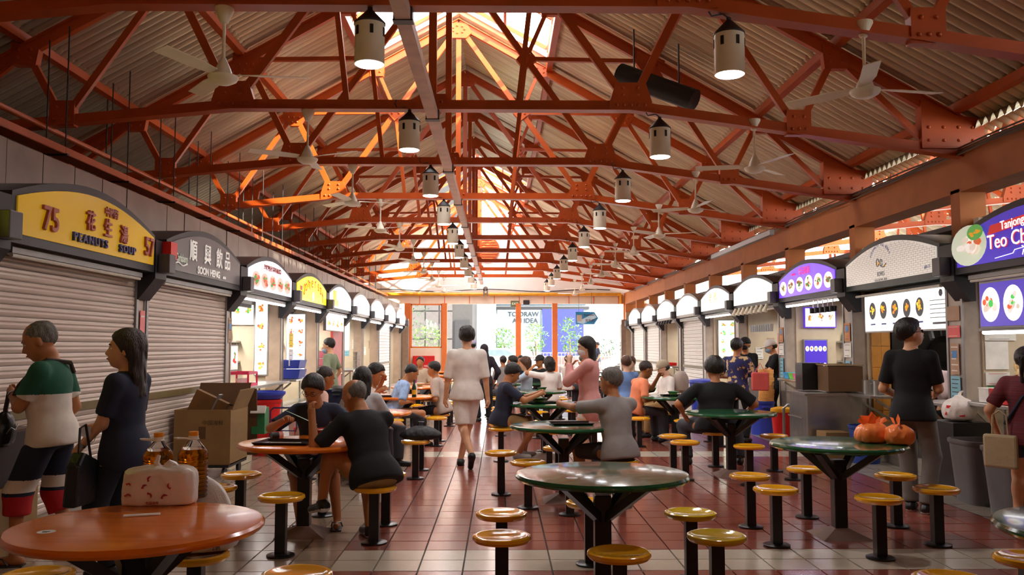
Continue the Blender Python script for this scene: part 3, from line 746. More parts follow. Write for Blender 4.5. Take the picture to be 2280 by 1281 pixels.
def person(label, loc, face, pose='stand', H=1.7, h=.014, skin='tan', hair='black', hairstyle='short', shirt=None, shirt2=None, sleeve=.75,
           pants=None, leg=1.0, shoe=black_m, hl=None, hr=None, fl=None, fr=None, lean=0, side=0, hyaw=0, hpitch=0, wide=1.0, bigh=1.0, seat=.43, bands=None, pbands=None,
           skirt=False, palml=None, palmr=None, curl=.5, sole=False, hemz=None, extra=None, sandals=False, turn=0, elbl=None, elbr=None, hem=0, group=None, fat=0, knee_in=0):
    """local frame: faces +Y, right hand +X. lean>0 forward (deg); hyaw>0 turns the head to its left. face = heading deg (0 = +Y, 90 = -X)"""
    t = thing('person', label, 'person', loc, R(face), group); s = H / 1.7; w = wide
    if pose == 'stand': pel = V3(0, 0, .93 * s)
    else: pel = V3(0, 0, seat + .10)
    la, sa_ = R(lean), R(side)
    up = V3(math.sin(sa_), math.sin(la), math.cos(la) * math.cos(sa_)); up /= np.linalg.norm(up)
    rt = V3(1, 0, -math.tan(sa_)); rt /= np.linalg.norm(rt)
    if turn: c_, s_ = math.cos(R(turn)), math.sin(R(turn)); rt = V3(rt[0] * c_, rt[0] * s_, rt[2])
    fw = np.cross(up, rt)
    def T(x, y, z): return pel + rt * x * s + fw * y * s + up * z * s       # torso frame
    chest = T(0, .0, .30); neck = T(0, -.005, .47); sh = {1: T(.172 * w, -.01, .415), -1: T(-.172 * w, -.01, .415)}
    # head frame
    hp, hy = R(hpitch), R(hyaw)
    f0 = fw * math.cos(hy) - rt * math.sin(hy); r0 = rt * math.cos(hy) + fw * math.sin(hy)
    up2 = up * .5 + V3(0, 0, 1) * .5; up2 /= np.linalg.norm(up2); f0 = f0 - up2 * (f0 @ up2); f0 /= np.linalg.norm(f0); r0 = np.cross(f0, up2)
    f1 = f0 * math.cos(hp) - up2 * math.sin(hp); u1 = up2 * math.cos(hp) + f0 * math.sin(hp); HM = np.stack([r0, f1, u1], 1)
    hs = s * bigh
    hc = neck + up * .05 * s + u1 * .115 * hs + f1 * .02 * hs
    def Hd(x, y, z): return hc + HM @ (V3(x, y, z) * hs)
    hip = {1: pel + V3(.09 * w, 0, -.03 * s), -1: pel + V3(-.09 * w, 0, -.03 * s)}
    if pose == 'stand':
        fl = fl or (-.11, .02, .08); fr = fr or (.11, .02, .08)
    else:
        fl = fl or (-.14, .42, .08); fr = fr or (.14, .42, .08)
    ft = {-1: V3(*fl), 1: V3(*fr)}; kn = {}; an = {}
    for q in (-1, 1): kn[q], an[q] = ik(hip[q], ft[q], .43 * s, .42 * s, (q * (.25 - knee_in), 1, .5 if pose != 'stand' else .0))
    hands = {-1: hl, 1: hr}; el = {}; wr_ = {}
    for q in (-1, 1):
        tg_ = hands[q]
        if tg_ is None: tg_ = (T(q * (.25 * w + .01), .04, -.05) if pose == 'stand' else pel + V3(q * .14, .26, .14))
        pole = {-1: elbl, 1: elbr}[q] or (q * .6, -.6, -.6)
        el[q], wr_[q] = ik(sh[q], tg_, .285 * s, .25 * s, pole)
    pts = np.array([pel, chest, neck, hc, *hip.values(), *kn.values(), *an.values(), *el.values(), *wr_.values(), *sh.values()])
    lo = pts.min(0) - .24 * max(1, w); hi = pts.max(0) + .24 * max(1, w); lo[2] = max(lo[2], -.01)
    # ---- body ----
    B = Field(lo, hi, h)
    def torso(B, o, k, low=True):
        B.ell(T(0, 0, .02), (.155 * s * w + o, .115 * s * (1 + fat) + o, .13 * s + o), k, np.stack([rt, fw, up], 1))
        B.ell(T(0, .01 + .05 * fat, .17), (.145 * s * w + o, .105 * s * (1 + 1.2 * fat) + o, .17 * s + o), k, np.stack([rt, fw, up], 1))
        B.ell(T(0, 0, .33), (.16 * s * w + o, .108 * s * (1 + .5 * fat) + o, .17 * s + o), k, np.stack([rt, fw, up], 1))
        for q_ in (-1, 1): B.cap(T(q_ * .03, -.012, .44), sh[q_] + (sh[-q_] - sh[q_]) * .03, .052 * s + o, .05 * s + o, k * .8)
    torso(B, 0, .05)
    B.cap(T(0, -.01, .44), neck + up * .07 * s, .06 * s, .052 * s, .03)
    B.ell(Hd(0, -.012, .03), V3(.077, .098, .092) * hs, .02, HM); B.ell(Hd(0, .022, -.035), V3(.062, .072, .078) * hs, .03, HM)
    B.ell(Hd(0, .055, -.088), V3(.03, .03, .024) * hs, .025, HM)
    B.cap(Hd(0, .088, .01), Hd(0, .106, -.028), .009 * hs, .014 * hs, .012); B.ell(Hd(0, .078, .03), V3(.05, .016, .012) * hs, .015, HM)
    B.ell(Hd(0, .09, -.062), V3(.022, .012, .012) * hs, .012, HM)
    for q in (-1, 1):
        B.ell(Hd(q * .079, -.008, -.012), V3(.010, .02, .033) * hs, .006, HM)
        B.cap(sh[q], el[q], .05 * s * (1 + fat * .5), .04 * s * (1 + fat * .4), .03); B.cap(el[q], wr_[q], .041 * s, .027 * s, .015)
        B.cap(hip[q], kn[q], .083 * s * (1 + fat * .5), .056 * s, .03); B.cap(kn[q], an[q], .055 * s, .036 * s, .02)
        cm = kn[q] + (an[q] - kn[q]) * .3; sd = an[q] - kn[q]; sd /= np.linalg.norm(sd)
        if leg > 1.3: continue
        bk = -(V3(0, 1, 0) - sd * sd[1]); bk /= max(np.linalg.norm(bk), 1e-5); B.ell(cm + bk * .018, (.048 * s, .05 * s, .1 * s), .03)
    fdir = {}
    for q in (-1, 1):
        sd = an[q] - kn[q]; sd /= np.linalg.norm(sd); d = V3(q * .15, 1, 0); 
        if abs(an[q][2] - .08) > .06: d = V3(q * .1, 1, -.0) * 1.0 + V3(0, 0, -1.2) * (1 if an[q][1] < hip[q][1] else .2)
        d /= np.linalg.norm(d); fdir[q] = d; hz = an[q] - V3(0, 0, .045)
        B.cap(hz - d * .035, hz + d * .13 * s, .033, .026, .02)
    ex = MB()
    for q, pal in ((-1, palml), (1, palmr)):
        d = wr_[q] - el[q]; d /= np.linalg.norm(d)
        n_ = V3(*(pal or (-q, .15, -.05))); n_ = n_ - d * (n_ @ d); n_ /= max(np.linalg.norm(n_), 1e-5)   # palm faces n_
        th = np.cross(n_, d) * (q)
        wv = wr_[q]; pc = wv + d * .045 * s; B.cap(wv, pc, .026 * s, .03 * s, .015)
        B.ell(pc, V3(.037, .019, .045) * s, .012, np.stack([th, n_, d], 1))
        cu = curl if not isinstance(curl, dict) else curl[q]
        for i, L in enumerate((.062, .07, .066, .052)):
            p0 = pc + d * .032 * s + th * (.026 - .0175 * i) * s; a = .25 + cu * .5; pp = [p0 - d * .02]; rr = [.0095 * s]
            seg = [.42, .32, .26]; pp.append(p0); rr.append(.0092 * s)
            for j in range(3):
                dd = d * math.cos(a) + n_ * math.sin(a); pp.append(pp[-1] + dd * L * seg[j] * s); rr.append((.0085, .0078, .006)[j] * s); a += .3 + cu * .95
            ex.tube(pp, rr, 6)
        p0 = wv + d * .02 * s + th * .022 * s; dd = d * .65 + th * .6 + n_ * .35; dd /= np.linalg.norm(dd); p1 = p0 + dd * .036 * s; dd2 = d * .85 + th * .15 + n_ * (.3 + cu * .4); dd2 /= np.linalg.norm(dd2)
        ex.tube([p0 - dd * .01, p0, p1, p1 + dd2 * .024 * s, p1 + dd2 * .04 * s], [.012 * s, .0125 * s, .0105 * s, .0095 * s, .006 * s], 6)
    net_obj('body', B, SK[skin], t, ex)
    # ---- clothes ----
    o = .013
    C = Field(lo, hi, h * 1.05); hm = T(0, 0, (-.10 if hem == 0 else hem)) if pose == 'stand' else pel + V3(0, 0, -.085)
    torso(C, o, .035)
    C.cap(T(0, 0, -.16 if pose == 'stand' else 0), T(0, 0, .1), .0, .0, .01)
    C.ell(T(0, -.005, -.10 if pose == 'stand' else -.06), (.190 * s * w + o, .142 * s * (1 + fat * .7) + o, .19 * s + o), .04, np.stack([rt, fw, up], 1))
    C.cutall(T(0, 0, (-.13 if pose == 'stand' else -.09) + hem), -up)
    Xn = np.stack(np.meshgrid(*C.ax, indexing='ij'), -1) - T(0, .012, .47); hz_ = Xn @ up; rd = np.sqrt(np.maximum((Xn ** 2).sum(-1) - hz_ ** 2, 0))
    C.F = np.maximum(C.F, np.where(hz_ > -.045, .066 * s - rd - np.maximum(0, -hz_) * .9, -1)).astype(np.float32)
    for q in (-1, 1):
        e = el[q] - sh[q]; a0 = sh[q] - e * .05; b0 = sh[q] + e * min(1, sleeve)
        C.cap(a0, b0 + e * .1, .052 * s + o * .8 + .01 * fat, (.05 * s * (1 + fat * .4) + o if sleeve < 1 else .048 * s + o), .03, cuts=[(b0, e)] if sleeve <= 1 else ())
        if sleeve > 1: C.cap(el[q], el[q] + (wr_[q] - el[q]) * .9, .05 * s + o * .6, .038 * s + o * .6, .03, cuts=[(el[q] + (wr_[q] - el[q]) * .88, wr_[q] - el[q])])
    mats = [shirt or cloth('navy', '1d2233')]
    if shirt2: mats.append(shirt2)
    bf = None
    if shirt2: bf = bands or (lambda c: 1 if c[2] < chest[2] - .04 * s else 0)
    net_obj('shirt', C, mats, t, bands=bf)
    P_ = Field(lo, hi, h * 1.05)
    P_.ell(pel + V3(0, 0, -.01), (.16 * s * w + o, .118 * s * (1 + fat) + o, .13 * s), .04)
    for q in (-1, 1):
        if leg <= 1.0:
            tt = leg; kd = kn[q] - hip[q]; e = hip[q] + kd * tt; P_.cap(hip[q] + V3(0, 0, .02), e + kd * .05, .092 * s * (1 + fat * .5) + o * .6, (.092 - .026 * tt) * s + o * 1.3, .02, cuts=[(e, kd)])
        else:
            kd = an[q] - kn[q]; e = kn[q] + kd * (leg - 1)
            bg2 = .014 if leg < 1.7 else 0; P_.cap(hip[q] + V3(0, 0, .02), kn[q], .09 * s * (1 + fat * .5) + o * .5, .070 * s + bg2 + o * .6, .035); P_.cap(kn[q], e + kd * .05, .070 * s + bg2 + o * .6, (.058 if leg > 1.7 else .068) * s + bg2 + o * .6, .03, cuts=[(e, kd)])
    if skirt: P_.cap(pel, pel + V3(0, .0, -.3), .15 * s, .19 * s, .05, cuts=[(pel + V3(0, 0, -.38), (0, 0, -1))])
    P_.cutall(pel + up * .09 * s, up)
    Xp = np.stack(np.meshgrid(*P_.ax, indexing='ij'), -1); hp_ = (T(0, 0, -.13 + hem) if pose == 'stand' else T(0, 0, -.09 + hem))
    ab_ = np.clip(((Xp - hp_) @ up - .01) / .03, 0, 1)
    if pose != 'stand': ab_ = ab_ * np.clip((.14 - (Xp - pel) @ fw) / .05, 0, 1)
    P_.F = (P_.F + .024 * ab_).astype(np.float32)
    pm = [pants or cloth('dark', '22222a')]
    if pbands: pm += pbands[0]; net_obj('trousers' if leg > 1 else 'shorts', P_, pm, t, bands=lambda c: pbands[1](c, pel))
    else: net_obj('trousers' if leg > 1 else 'shorts', P_, pm, t)
    # ---- shoes ----
    for q in (-1, 1):
        d = fdir[q]; hz = an[q] - V3(0, 0, .045); D = Field(np.minimum(hz - .1, hz + d * .15 - .1), np.maximum(hz + .12, hz + d * .17 + .12), max(h * .7, .009))
        if sandals:
            b_ = MB(); up3 = V3(0, 0, 1); b_.beam(hz - d * .06 - up3 * .032, hz + d * .17 * s - up3 * .03, .09, .014)
            b_.tube([hz + d * .11 * s + up3 * .02, hz + d * .06 * s + V3(.035, 0, .022), hz + d * .02 + V3(.046, 0, -.02)], .006, 5)
            b_.tube([hz + d * .11 * s + up3 * .02, hz + d * .06 * s + V3(-.035, 0, .022), hz + d * .02 + V3(-.046, 0, -.02)], .006, 5)
            b_.build('sandal', shoe, t)
        else:
            nz = np.cross(np.cross(d, V3(0, 0, 1)), d); nz /= np.linalg.norm(nz)
            D.cap(hz - d * .035, hz + d * .14 * s - nz * .006, .044, .036, .02, cuts=[(hz - nz * .034, -nz)]); D.cap(hz - d * .02, hz + nz * .045 - d * .01, .045, .044, .02, cuts=[(hz + nz * .05, nz)])
            net_obj('shoe', D, [shoe, shoe_sole] if sole else shoe, t, bands=(lambda c, hz=hz, nz=nz: 1 if (V3(*c) - hz) @ nz < -.018 else 0) if sole else None)
    # ---- hair ----
    if hairstyle != 'none':
        lo2 = Hd(0, 0, 0) - .42 * hs; hi2 = Hd(0, 0, 0) + .2 * hs; G = Field(lo2, hi2, min(h, .013))
        nb = -HM[:, 1] * .8 + 0
        if hairstyle == 'short' or hairstyle == 'thick':
            g_ = .012 if hairstyle == 'short' else .024
            G.ell(Hd(0, -.015, .036), V3(.079 + g_, .098 + g_, .09 + g_) * hs, .01, HM, cuts=[(Hd(0, .058, .05), HM[:, 1] * .8 - HM[:, 2] * .75), (Hd(0, -.02, -.02), HM[:, 1] * .55 - HM[:, 2] * .83)])
        elif hairstyle == 'crop':
            G.ell(Hd(0, -.018, .032), V3(.082, .100, .092) * hs, .01, HM, cuts=[(Hd(0, .045, .05), HM[:, 1] * .8 - HM[:, 2] * .75), (Hd(0, -.02, -.02), HM[:, 1] * .55 - HM[:, 2] * .83)])
        elif hairstyle == 'balding':
            G.ell(Hd(0, -.018, .03), V3(.081, .101, .092) * hs, .01, HM, cuts=[(Hd(0, 0, .035), HM[:, 2] * 1.0 + HM[:, 1] * .5), (Hd(0, -.02, -.03), HM[:, 1] * .55 - HM[:, 2] * .83)])
        elif hairstyle == 'fringe':
            G.ell(Hd(0, -.015, .036), V3(.079, .098, .086) * (1.17) * hs, .01, HM, cuts=[(Hd(0, 0, -.055), -HM[:, 2] - HM[:, 1] * -.3)]); G.ell(Hd(0, .07, .06), V3(.07, .04, .04) * hs, .02, HM)
        elif hairstyle in ('long', 'bob', 'tail'):
            L = {'long': .30, 'bob': .12, 'tail': .0}[hairstyle]
            G.ell(Hd(0, -.015, .036), V3(.094, .112, .104) * hs, .01, HM, cuts=[(Hd(0, .06, .045), HM[:, 1] * .85 - HM[:, 2] * .65)])
            if L: 
                dn = -up2
                for (x, y) in ((-.066, -.05), (-.04, -.075), (0, -.085), (.04, -.075), (.066, -.05)):
                    a_ = Hd(x, y, .02); G.cap(a_, a_ + dn * L * hs + (fw * -.02), .036 * hs, .024 * hs, .03)
            else:
                G.ell(Hd(0, -.11, .03), V3(.035, .035, .035) * hs, .01, HM); a_ = Hd(0, -.125, .03); G.cap(a_, a_ - up2 * .22 * hs - fw * .02, .028, .014, .02)
        elif hairstyle in ('cap', 'hijab'):
            G.ell(Hd(0, -.012, .036), V3(.092, .112, .1) * hs, .01, HM, cuts=[(Hd(0, 0, .015 if hairstyle == 'cap' else -.2), -HM[:, 2])] + ([] if hairstyle == 'cap' else [(Hd(0, .07, 0), HM[:, 1])]))
            if hairstyle == 'cap': G.ell(Hd(0, .12, .025), V3(.06, .065, .012) * hs, .01, HM)
            else: G.cap(Hd(0, -.02, -.05), Hd(0, -.01, -.16), .085 * hs, .12 * hs, .04)
        if hairstyle not in ('cap', 'hijab'):
            Xg = np.stack(np.meshgrid(*G.ax, indexing='ij'), -1) - hc; Lx = Xg @ HM; an_ = np.arctan2(Lx[..., 0], -Lx[..., 1] + .02)
            G.F += ((.0022 * np.sin(an_ * 17 + 1.3 * np.sin(Lx[..., 2] * 40)) + .0018 * np.sin(an_ * 31 + 2 + Lx[..., 2] * 30) + .003 * np.sin(Lx[..., 0] * 60 + 1) * np.sin(Lx[..., 2] * 45)) * hs).astype(np.float32)
        net_obj('cap' if hairstyle == 'cap' else 'headscarf' if hairstyle == 'hijab' else 'hair', G, HR.get(hair) or hair, t)
        if hairstyle == 'cap':
            G = Field(lo2, hi2, min(h, .013)); G.ell(Hd(0, -.02, .0), V3(.083, .1, .075) * hs, .01, HM, cuts=[(Hd(0, .01, 0), HM[:, 1]), (Hd(0, 0, .02), HM[:, 2]), (Hd(0, 0, -.05), -HM[:, 2])]); net_obj('hair', G, HR['black'], t)
    # ---- face ----
    if h < .02:
        hl_ = h < .0125
        for q in (-1, 1):
            e = MB(); e.T = Matrix([[*HM[0], 0], [*HM[1], 0], [*HM[2], 0], [0, 0, 0, 1]]); e.T = Matrix.Translation(Vector(Hd(q * .032, .078, .004))) @ e.T
            e.mi(0).ball((0, 0, 0), (.013 * hs, .007 * hs, .0065 * hs), 10, 6).mi(1).ball((0, .004 * hs, 0), (.0055 * hs, .0048 * hs, .0058 * hs), 8, 6); e.build('eye', [eye_w, iris], t, True)
            e = MB(); e.tube([Hd(q * .016, .094, .026), Hd(q * .034, .09, .031), Hd(q * .05, .076, .025)], [.003 * hs, .0035 * hs, .002 * hs], 5); e.build('eyebrow', HR['black'] if hair != 'grey' else HR['grey'], t, True)
        e = MB(); e.tube([Hd(-.022, .092, -.063), Hd(-.008, .101, -.060), Hd(.008, .101, -.060), Hd(.022, .092, -.063)], [.002 * hs, .0055 * hs, .0055 * hs, .002 * hs], 6); e.build('mouth', lip, t, True)
    t_ = dict(t=t, Hd=Hd, HM=HM, T=T, wr=wr_, el=el, sh=sh, pel=pel, hs=hs, s=s, kn=kn, an=an, fw=fw, up=up, rt=rt)
    return t_
def mask(pr, m, chin=0):
    G = Field(pr['Hd'](0, .06, -.05) - .12, pr['Hd'](0, .06, -.05) + .12, .009); z = -.045 - chin
    G.ell(pr['Hd'](0, .03, z), V3(.066, .088, .055) * pr['hs'], .01, pr['HM'], cuts=[(pr['Hd'](0, .03, 0), -pr['HM'][:, 1])]); fm_ = net_obj('face_mask', G, m, pr['t'])
    for q in (-1, 1): MB().tube([pr['Hd'](q * .062, .03, z + .02), pr['Hd'](q * .08, -.005, .0)], .0018, 4).build('ear_loop', m, fm_)
def glasses(pr, m, dark=None):
    b = MB(); Hd = pr['Hd']; lens = []
    for q in (-1, 1):
        c = [Hd(q * .032 + .021 * math.cos(a), .095, .003 + .015 * math.sin(a)) for a in [i * math.pi / 5 for i in range(11)]]
        b.tube(c, .002, 5); b.tube([Hd(q * .053, .094, .006), Hd(q * .078, .06, .006), Hd(q * .084, -.01, .004)], .002, 5)
        if dark: lens.append(MB().add(c[:10], [tuple(range(10))]).build('lens', dark))
    b.tube([Hd(-.012, .098, .006), Hd(.012, .098, .006)], .002, 5); g_ = b.build('glasses', m, pr['t'])
    for x in lens: x.parent = g_
def strap(pr, pts, m, name='bag_strap', w_=.035):
    b = MB(); pts = [Vector(p) for p in pts]; vs = []
    for p, n_ in zip(pts, [None] * len(pts)):
        pass
    b.tube(pts, w_ / 2, 8); return b.build(name, m, pr['t'], True)
def watch(pr, q, m):
    a = pr['wr'][q]; d = pr['el'][q] - a; d /= np.linalg.norm(d); b = MB(); c = a + d * .03
    b.cyl(c - d * .009, c + d * .009, .034 * pr['s'], n=16); wb_ = b.build('watch_band', m, pr['t'], True)
    n_ = np.cross(d, V3(0, 0, 1)); n_ /= np.linalg.norm(n_); n_ = n_ * (1 if n_[1] * 0 + (n_ @ V3(0, 1, 0)) else 1)
    for sg in (1,):
        MB().cyl(c - n_ * .03, c - n_ * .042, .019, n=14).build('watch_face', dark_m, wb_, True)
# ---------------- stall signs, shutters, counters ----------------
ARC = lambda x0, x1, zb, zc, za, n=14: [(x0, zb), (x1, zb)] + [(x1 + (x0 - x1) * i / n, zc + (za - zc) * math.sin(math.pi * (.08 + .84 * i / n)) ** .9 * 1.0 - (za - zc) * math.sin(math.pi * .08) ** .9 * (1 - math.sin(math.pi * i / n))) for i in range(n + 1)]
def frame(side, k):
    if side == 'L': return (XL, YL[k + 2], 0), R(90)
    return (XR, YR[k + 3], 0), R(-90)
def sx_of(side, k, px):                       # local x on the sign plane for a photo column
    if side == 'L': return XL * F / (px - 1114) - YL[k + 2]
    return YR[k + 3] - XR * F / (px - 1114)
def stall_sign(side, k, label, face, casing=dark_m, tube=0, ecase=None):
    loc, rz = frame(side, k); t = thing('stall_sign', label, 'sign', loc, rz)
    xz = lambda u, v, w_: (u, w_, v)
    MB().prism(ARC(.16, 2.80, 2.26, 2.64, 2.88), (0, .5), xz).build('sign_casing', casing, t)
    MB().prism(ARC(.22, 2.75, 2.33, 2.61, 2.81), (-.012, 0), xz).build('sign_face', face, t)
    for x in ((0,) if side == 'R' or k < 8 else (0, 2.96)):
        MB().prism([(-.01, 2.6), (-.01, 2.2), (.16, 1.98), (.22, 1.98), (.22, 2.6)], (x - .15, x + .15), lambda u, v, w_: (w_, u, v)).build('bracket', mat('bracket_black', '1a181c', .5), t)
        MB().box((x, -.07, 2.36), (.17, .12, .2)).build('end_box', mat('bracket_grey', '4a4648', .4), t, bevel=.008)
    b = MB().span((.3, .06, 2.195), (2.66, .12, 2.24)); b.build('tube_housing', grey_m, t)
    MB().cyl((.32, .08, 2.18), (2.64, .08, 2.18), .016, n=8).build('tube', mat('tube_lit', (1, .98, 1), .5, var=0, emit=14) if tube else mat('tube_off', 'd8d2c4', .3), t)
    return t
fm = lambda n, c, e: mat(n, c, .25, var=0, emit=e)
slat_m = mat('shutter_slat', 'c9b9ac', .42, .25, .08, 3, stretch=(1, 1, 12)); olive = mat('olive_bar', '6b5a2e', .5)
def shutter(side, k, label, x0=.16, x1=2.80, light=False):
    loc, rz = frame(side, k); t = thing('roller_shutter', label, 'shutter', loc, rz); y0 = .2
    m = slat_m if not light else mat('shutter_slat_pale', 'd8d4cc', .4, .2, .05, 3, stretch=(1, 1, 12))
    me = None; z = .12; P = .0945
    while z < 2.2:
        if .90 < z < .99: z += P * .0
        if me is None:
            b = MB(); b.prism([(0, .001), (-.006, .012), (-.010, .03), (-.006, .046), (-.004, .048), (-.010, .062), (-.008, .082), (0, .0915), (.01, .0915), (.01, .001)], (x0, x1), lambda u, v, w_: (w_, u, v))
            o = b.build('shutter_slat', m, t); me = o.data
        else: o = bpy.data.objects.new('shutter_slat', me); COL.objects.link(o); o.parent = t
        o.location = (0, y0, z); z += P
    MB().box(((x0 + x1) / 2, y0 - .02, .965), (x1 - x0, .03, .07)).build('lock_bar', olive, t)
    MB().span((x0, y0 + .012, .12), (x1, y0 + .02, 2.2)).build('backing', black_m, t)
    b = MB()
    for x in (x0 - .03, x1 + .03): b.box((x, y0 - .005, 1.18), (.05, .05, 2.12))
    b.build('guide_rail', grey_m, t); return t
def dish(parent, x, z, rx, rz_, y=-.016, seed=0, cols=('c9562b', '4f9a3a', 'e8b64a'), plate='f6f4ee', n=12, name='dish_print', em=0):
    rnd = random.Random(seed); b = MB(); ms = [mat('print_' + plate, plate, .5, var=0, emit=em)] + [mat('print_' + c, c, .5, var=0, emit=em) for c in cols]
    def disc(cx, cz, a, c, yy, mi, m_=14, ph=0):
        b.mi(mi); pts = [(cx + a * math.cos(2 * math.pi * i / m_ + ph), yy, cz + c * math.sin(2 * math.pi * i / m_ + ph)) for i in range(m_)]; b.add(pts, [tuple(range(m_))])
    disc(x, z, rx, rz_, y, 0, 24)
    for i in range(n):
        a = rnd.uniform(0, 6.28); q = rnd.uniform(0, .62); s = rnd.uniform(.14, .3)
        disc(x + rx * q * math.cos(a), z + rz_ * q * math.sin(a), rx * s, rz_ * s * rnd.uniform(.6, 1), y - .0006 * (i + 1), 1 + rnd.randrange(len(cols)), 7, rnd.random())
    return b.build(name, ms, parent)
def poster(parent, x, z, w_, h_, m, y=.0, name='poster', lines=0, lm=None, th=.004):
    o = MB().box((x, y, z), (w_, th, h_)).build(name, m, parent)
    if lines:
        b = MB()
        for i in range(lines): b.box((x - w_ * .04 * (i % 3), y - th * .7, z + h_ * (.38 - .76 * i / max(1, lines - 1))), (w_ * (.75 - .1 * (i % 3)), .001, h_ * .03))
        b.build('print_lines', lm or dark_m, parent)
    return o
maroon_t = mat('maroon_letter', 'a8503f', .35); navy_t = mat('navy_letter', '34356e', .3); white_t = mat('white_letter', 'f4f1ea', .4, var=0, emit=.12)  # white letters carry a slight added glow so they stand out
# L0 peanut soup
g = stall_sign('L', 0, 'yellow arched sign PEANUTS SOUP with 75 and 57 in relief', fm('face_yellow', 'e0b011', .12))  # sign is off; a faint glow is added to its yellow
S = lambda k, px: sx_of('L', k, px)
def ltext(s, px, zc, size, m, t, k, sx=1, ext=.01, side='L', bevel=0, y=-.02): return text(s, size, m, t, (sx_of(side, k, px), y, zc), ext=ext, sx=sx, bevel=bevel, off=0 if bevel else .003)
ltext('75', 106, 2.49, .27, maroon_t, g, 0, .95, .012, bevel=.004); ltext('57', 327, 2.49, .26, maroon_t, g, 0, .9, .012, bevel=.004)
ltext('花', 195, 2.57, .18, maroon_t, g, 0, .9, .012, bevel=.004); ltext('生', 234, 2.55, .175, maroon_t, g, 0, .9, .012, bevel=.004); ltext('湯', 270, 2.535, .175, maroon_t, g, 0, .9, .012, bevel=.004)
ltext('PEANUTS', 197, 2.41, .1, navy_t, g, 0, 1.25, .012, bevel=.003).data.space_character = 1.28; ltext('SOUP', 279, 2.41, .1, navy_t, g, 0, 1.25, .012, bevel=.003).data.space_character = 1.25
ltext('中國街', 242, 2.705, .09, maroon_t, g, 0, 1.0, .006)
shutter('L', 0, 'closed roller shutter under the yellow PEANUTS SOUP sign')
# L-1 neighbour, mostly outside
g = stall_sign('L', -1, 'yellow-green lit sign cut off at the left edge of the picture', fm('face_lime', 'd7dc2a', .8)); shutter('L', -1, 'closed roller shutter at the left edge of the picture')
# L1 Soon Heng
g = stall_sign('L', 1, 'dark grey arched sign SOON HENG with four white Chinese characters', mat('face_slate', '6a6668', .3, var=.03))
for c, px in zip('順興飲品', (427, 459, 485, 503)): ltext(c, px, 2.585, .26, white_t, g, 1, .95, .003)
ltext('SOON HENG', 463, 2.39, .12, white_t, g, 1, 1.15, .003); ltext('#01-56', 497, 2.375, .04, white_t, g, 1, 1, .002)
ltext('Carlsberg', 401, 2.475, .12, mat('pale_green_letter', 'd4e4d4', .4), g, 1, .75, .003)
b = MB(); b.tube([(.38 + i * .05, -.02, 2.41 + .015 * math.sin(i * 1.1)) for i in range(8)], .008, 5).build('swash', white_t, g)
MB().span((.02, -.1, 2.42), (.2, -.005, 2.6)).build('red_box', redm, g)
shutter('L', 1, 'closed roller shutter under the grey SOON HENG sign')
# L2 white with dishes
fw_ = fm('face_white', 'f3f2ff', 1.15)
g = stall_sign('L', 2, 'white lit arched sign with a row of five dishes above the third stall', fw_, tube=1)
MB().span((.34, -.016, 2.36), (2.66, -.013, 2.6)).build('print_strip', fm('strip_lilac', 'd9d2e8', .8), g)
for i in range(5): dish(g, .58 + i * .46, 2.48, .22, .115, -.02, i, ('c9562b', 'b5443a', '3f9a3a', 'd88a6a'), plate='e2bfae', n=20, em=.4)
ltext('海鲜煲饭炸酱虾面肉粉', 605, 2.685, .085, mat('rust_letter', '9c3a20', .5), g, 2, 1.2, .002)
# L3 yellow Somersby
g = stall_sign('L', 3, 'bright yellow lit sign with arched red lettering above the fourth stall', fm('face_gold', 'ffe51a', 1.3), tube=1)
txt = 'Somersby'
for i, c in enumerate(txt):
    a = R(62 - i * 17.5); o = text(c, .31, mat('coral_letter', 'd83a22', .5, emit=.25), g, (1.55 - .92 * math.sin(a), -.018, 2.36 + .34 * math.cos(a) ** 1 ), ext=.002)
    o.rotation_euler = (R(90), a * .4, 0)
MB().cyl((1.5, -.018, 2.44), (1.5, -.016, 2.44), .09, n=20).build('emblem', fm('emblem_pale', 'fff6b0', 1), g)
MB().span((.42, -.018, 2.5), (.58, -.014, 2.58)).build('red_mark', redm, g)
white_signs = [('L', 4, 'white and amber lit sign above the fifth left stall', 2.4), ('L', 5, 'white lit sign with faint grey strokes above the sixth left stall', 1.6), ('L', 6, 'blank white lit sign above the seventh left stall', 2.2),
               ('L', 7, 'blank white lit sign above the eighth left stall', 2.6), ('L', 8, 'farthest white lit sign of the left-hand stalls', 2.8)]
for side, k, lb, e in white_signs:
    g = stall_sign(side, k, lb, fm('face_blank%d' % int(e * 10), 'fbfaff', e), tube=1, casing=mat('casing_pale', 'a8a29c', .4) if k > 4 else dark_m)
    if k == 4: MB().span((.5, -.016, 2.4), (.9, -.013, 2.7)).build('amber_patch', fm('patch_amber', 'f5a81a', .9), g); MB().span((.6, -.018, 2.36), (1.1, -.014, 2.5)).build('yellow_patch', fm('patch_yellow', 'ffd83a', .9), g)
    if k == 5:
        for i in range(7): MB().box((.5 + i * .32, -.015, 2.52), (.04, .003, .22)).build('stroke', mat('grey_print', 'b8b4c4', .5), g)
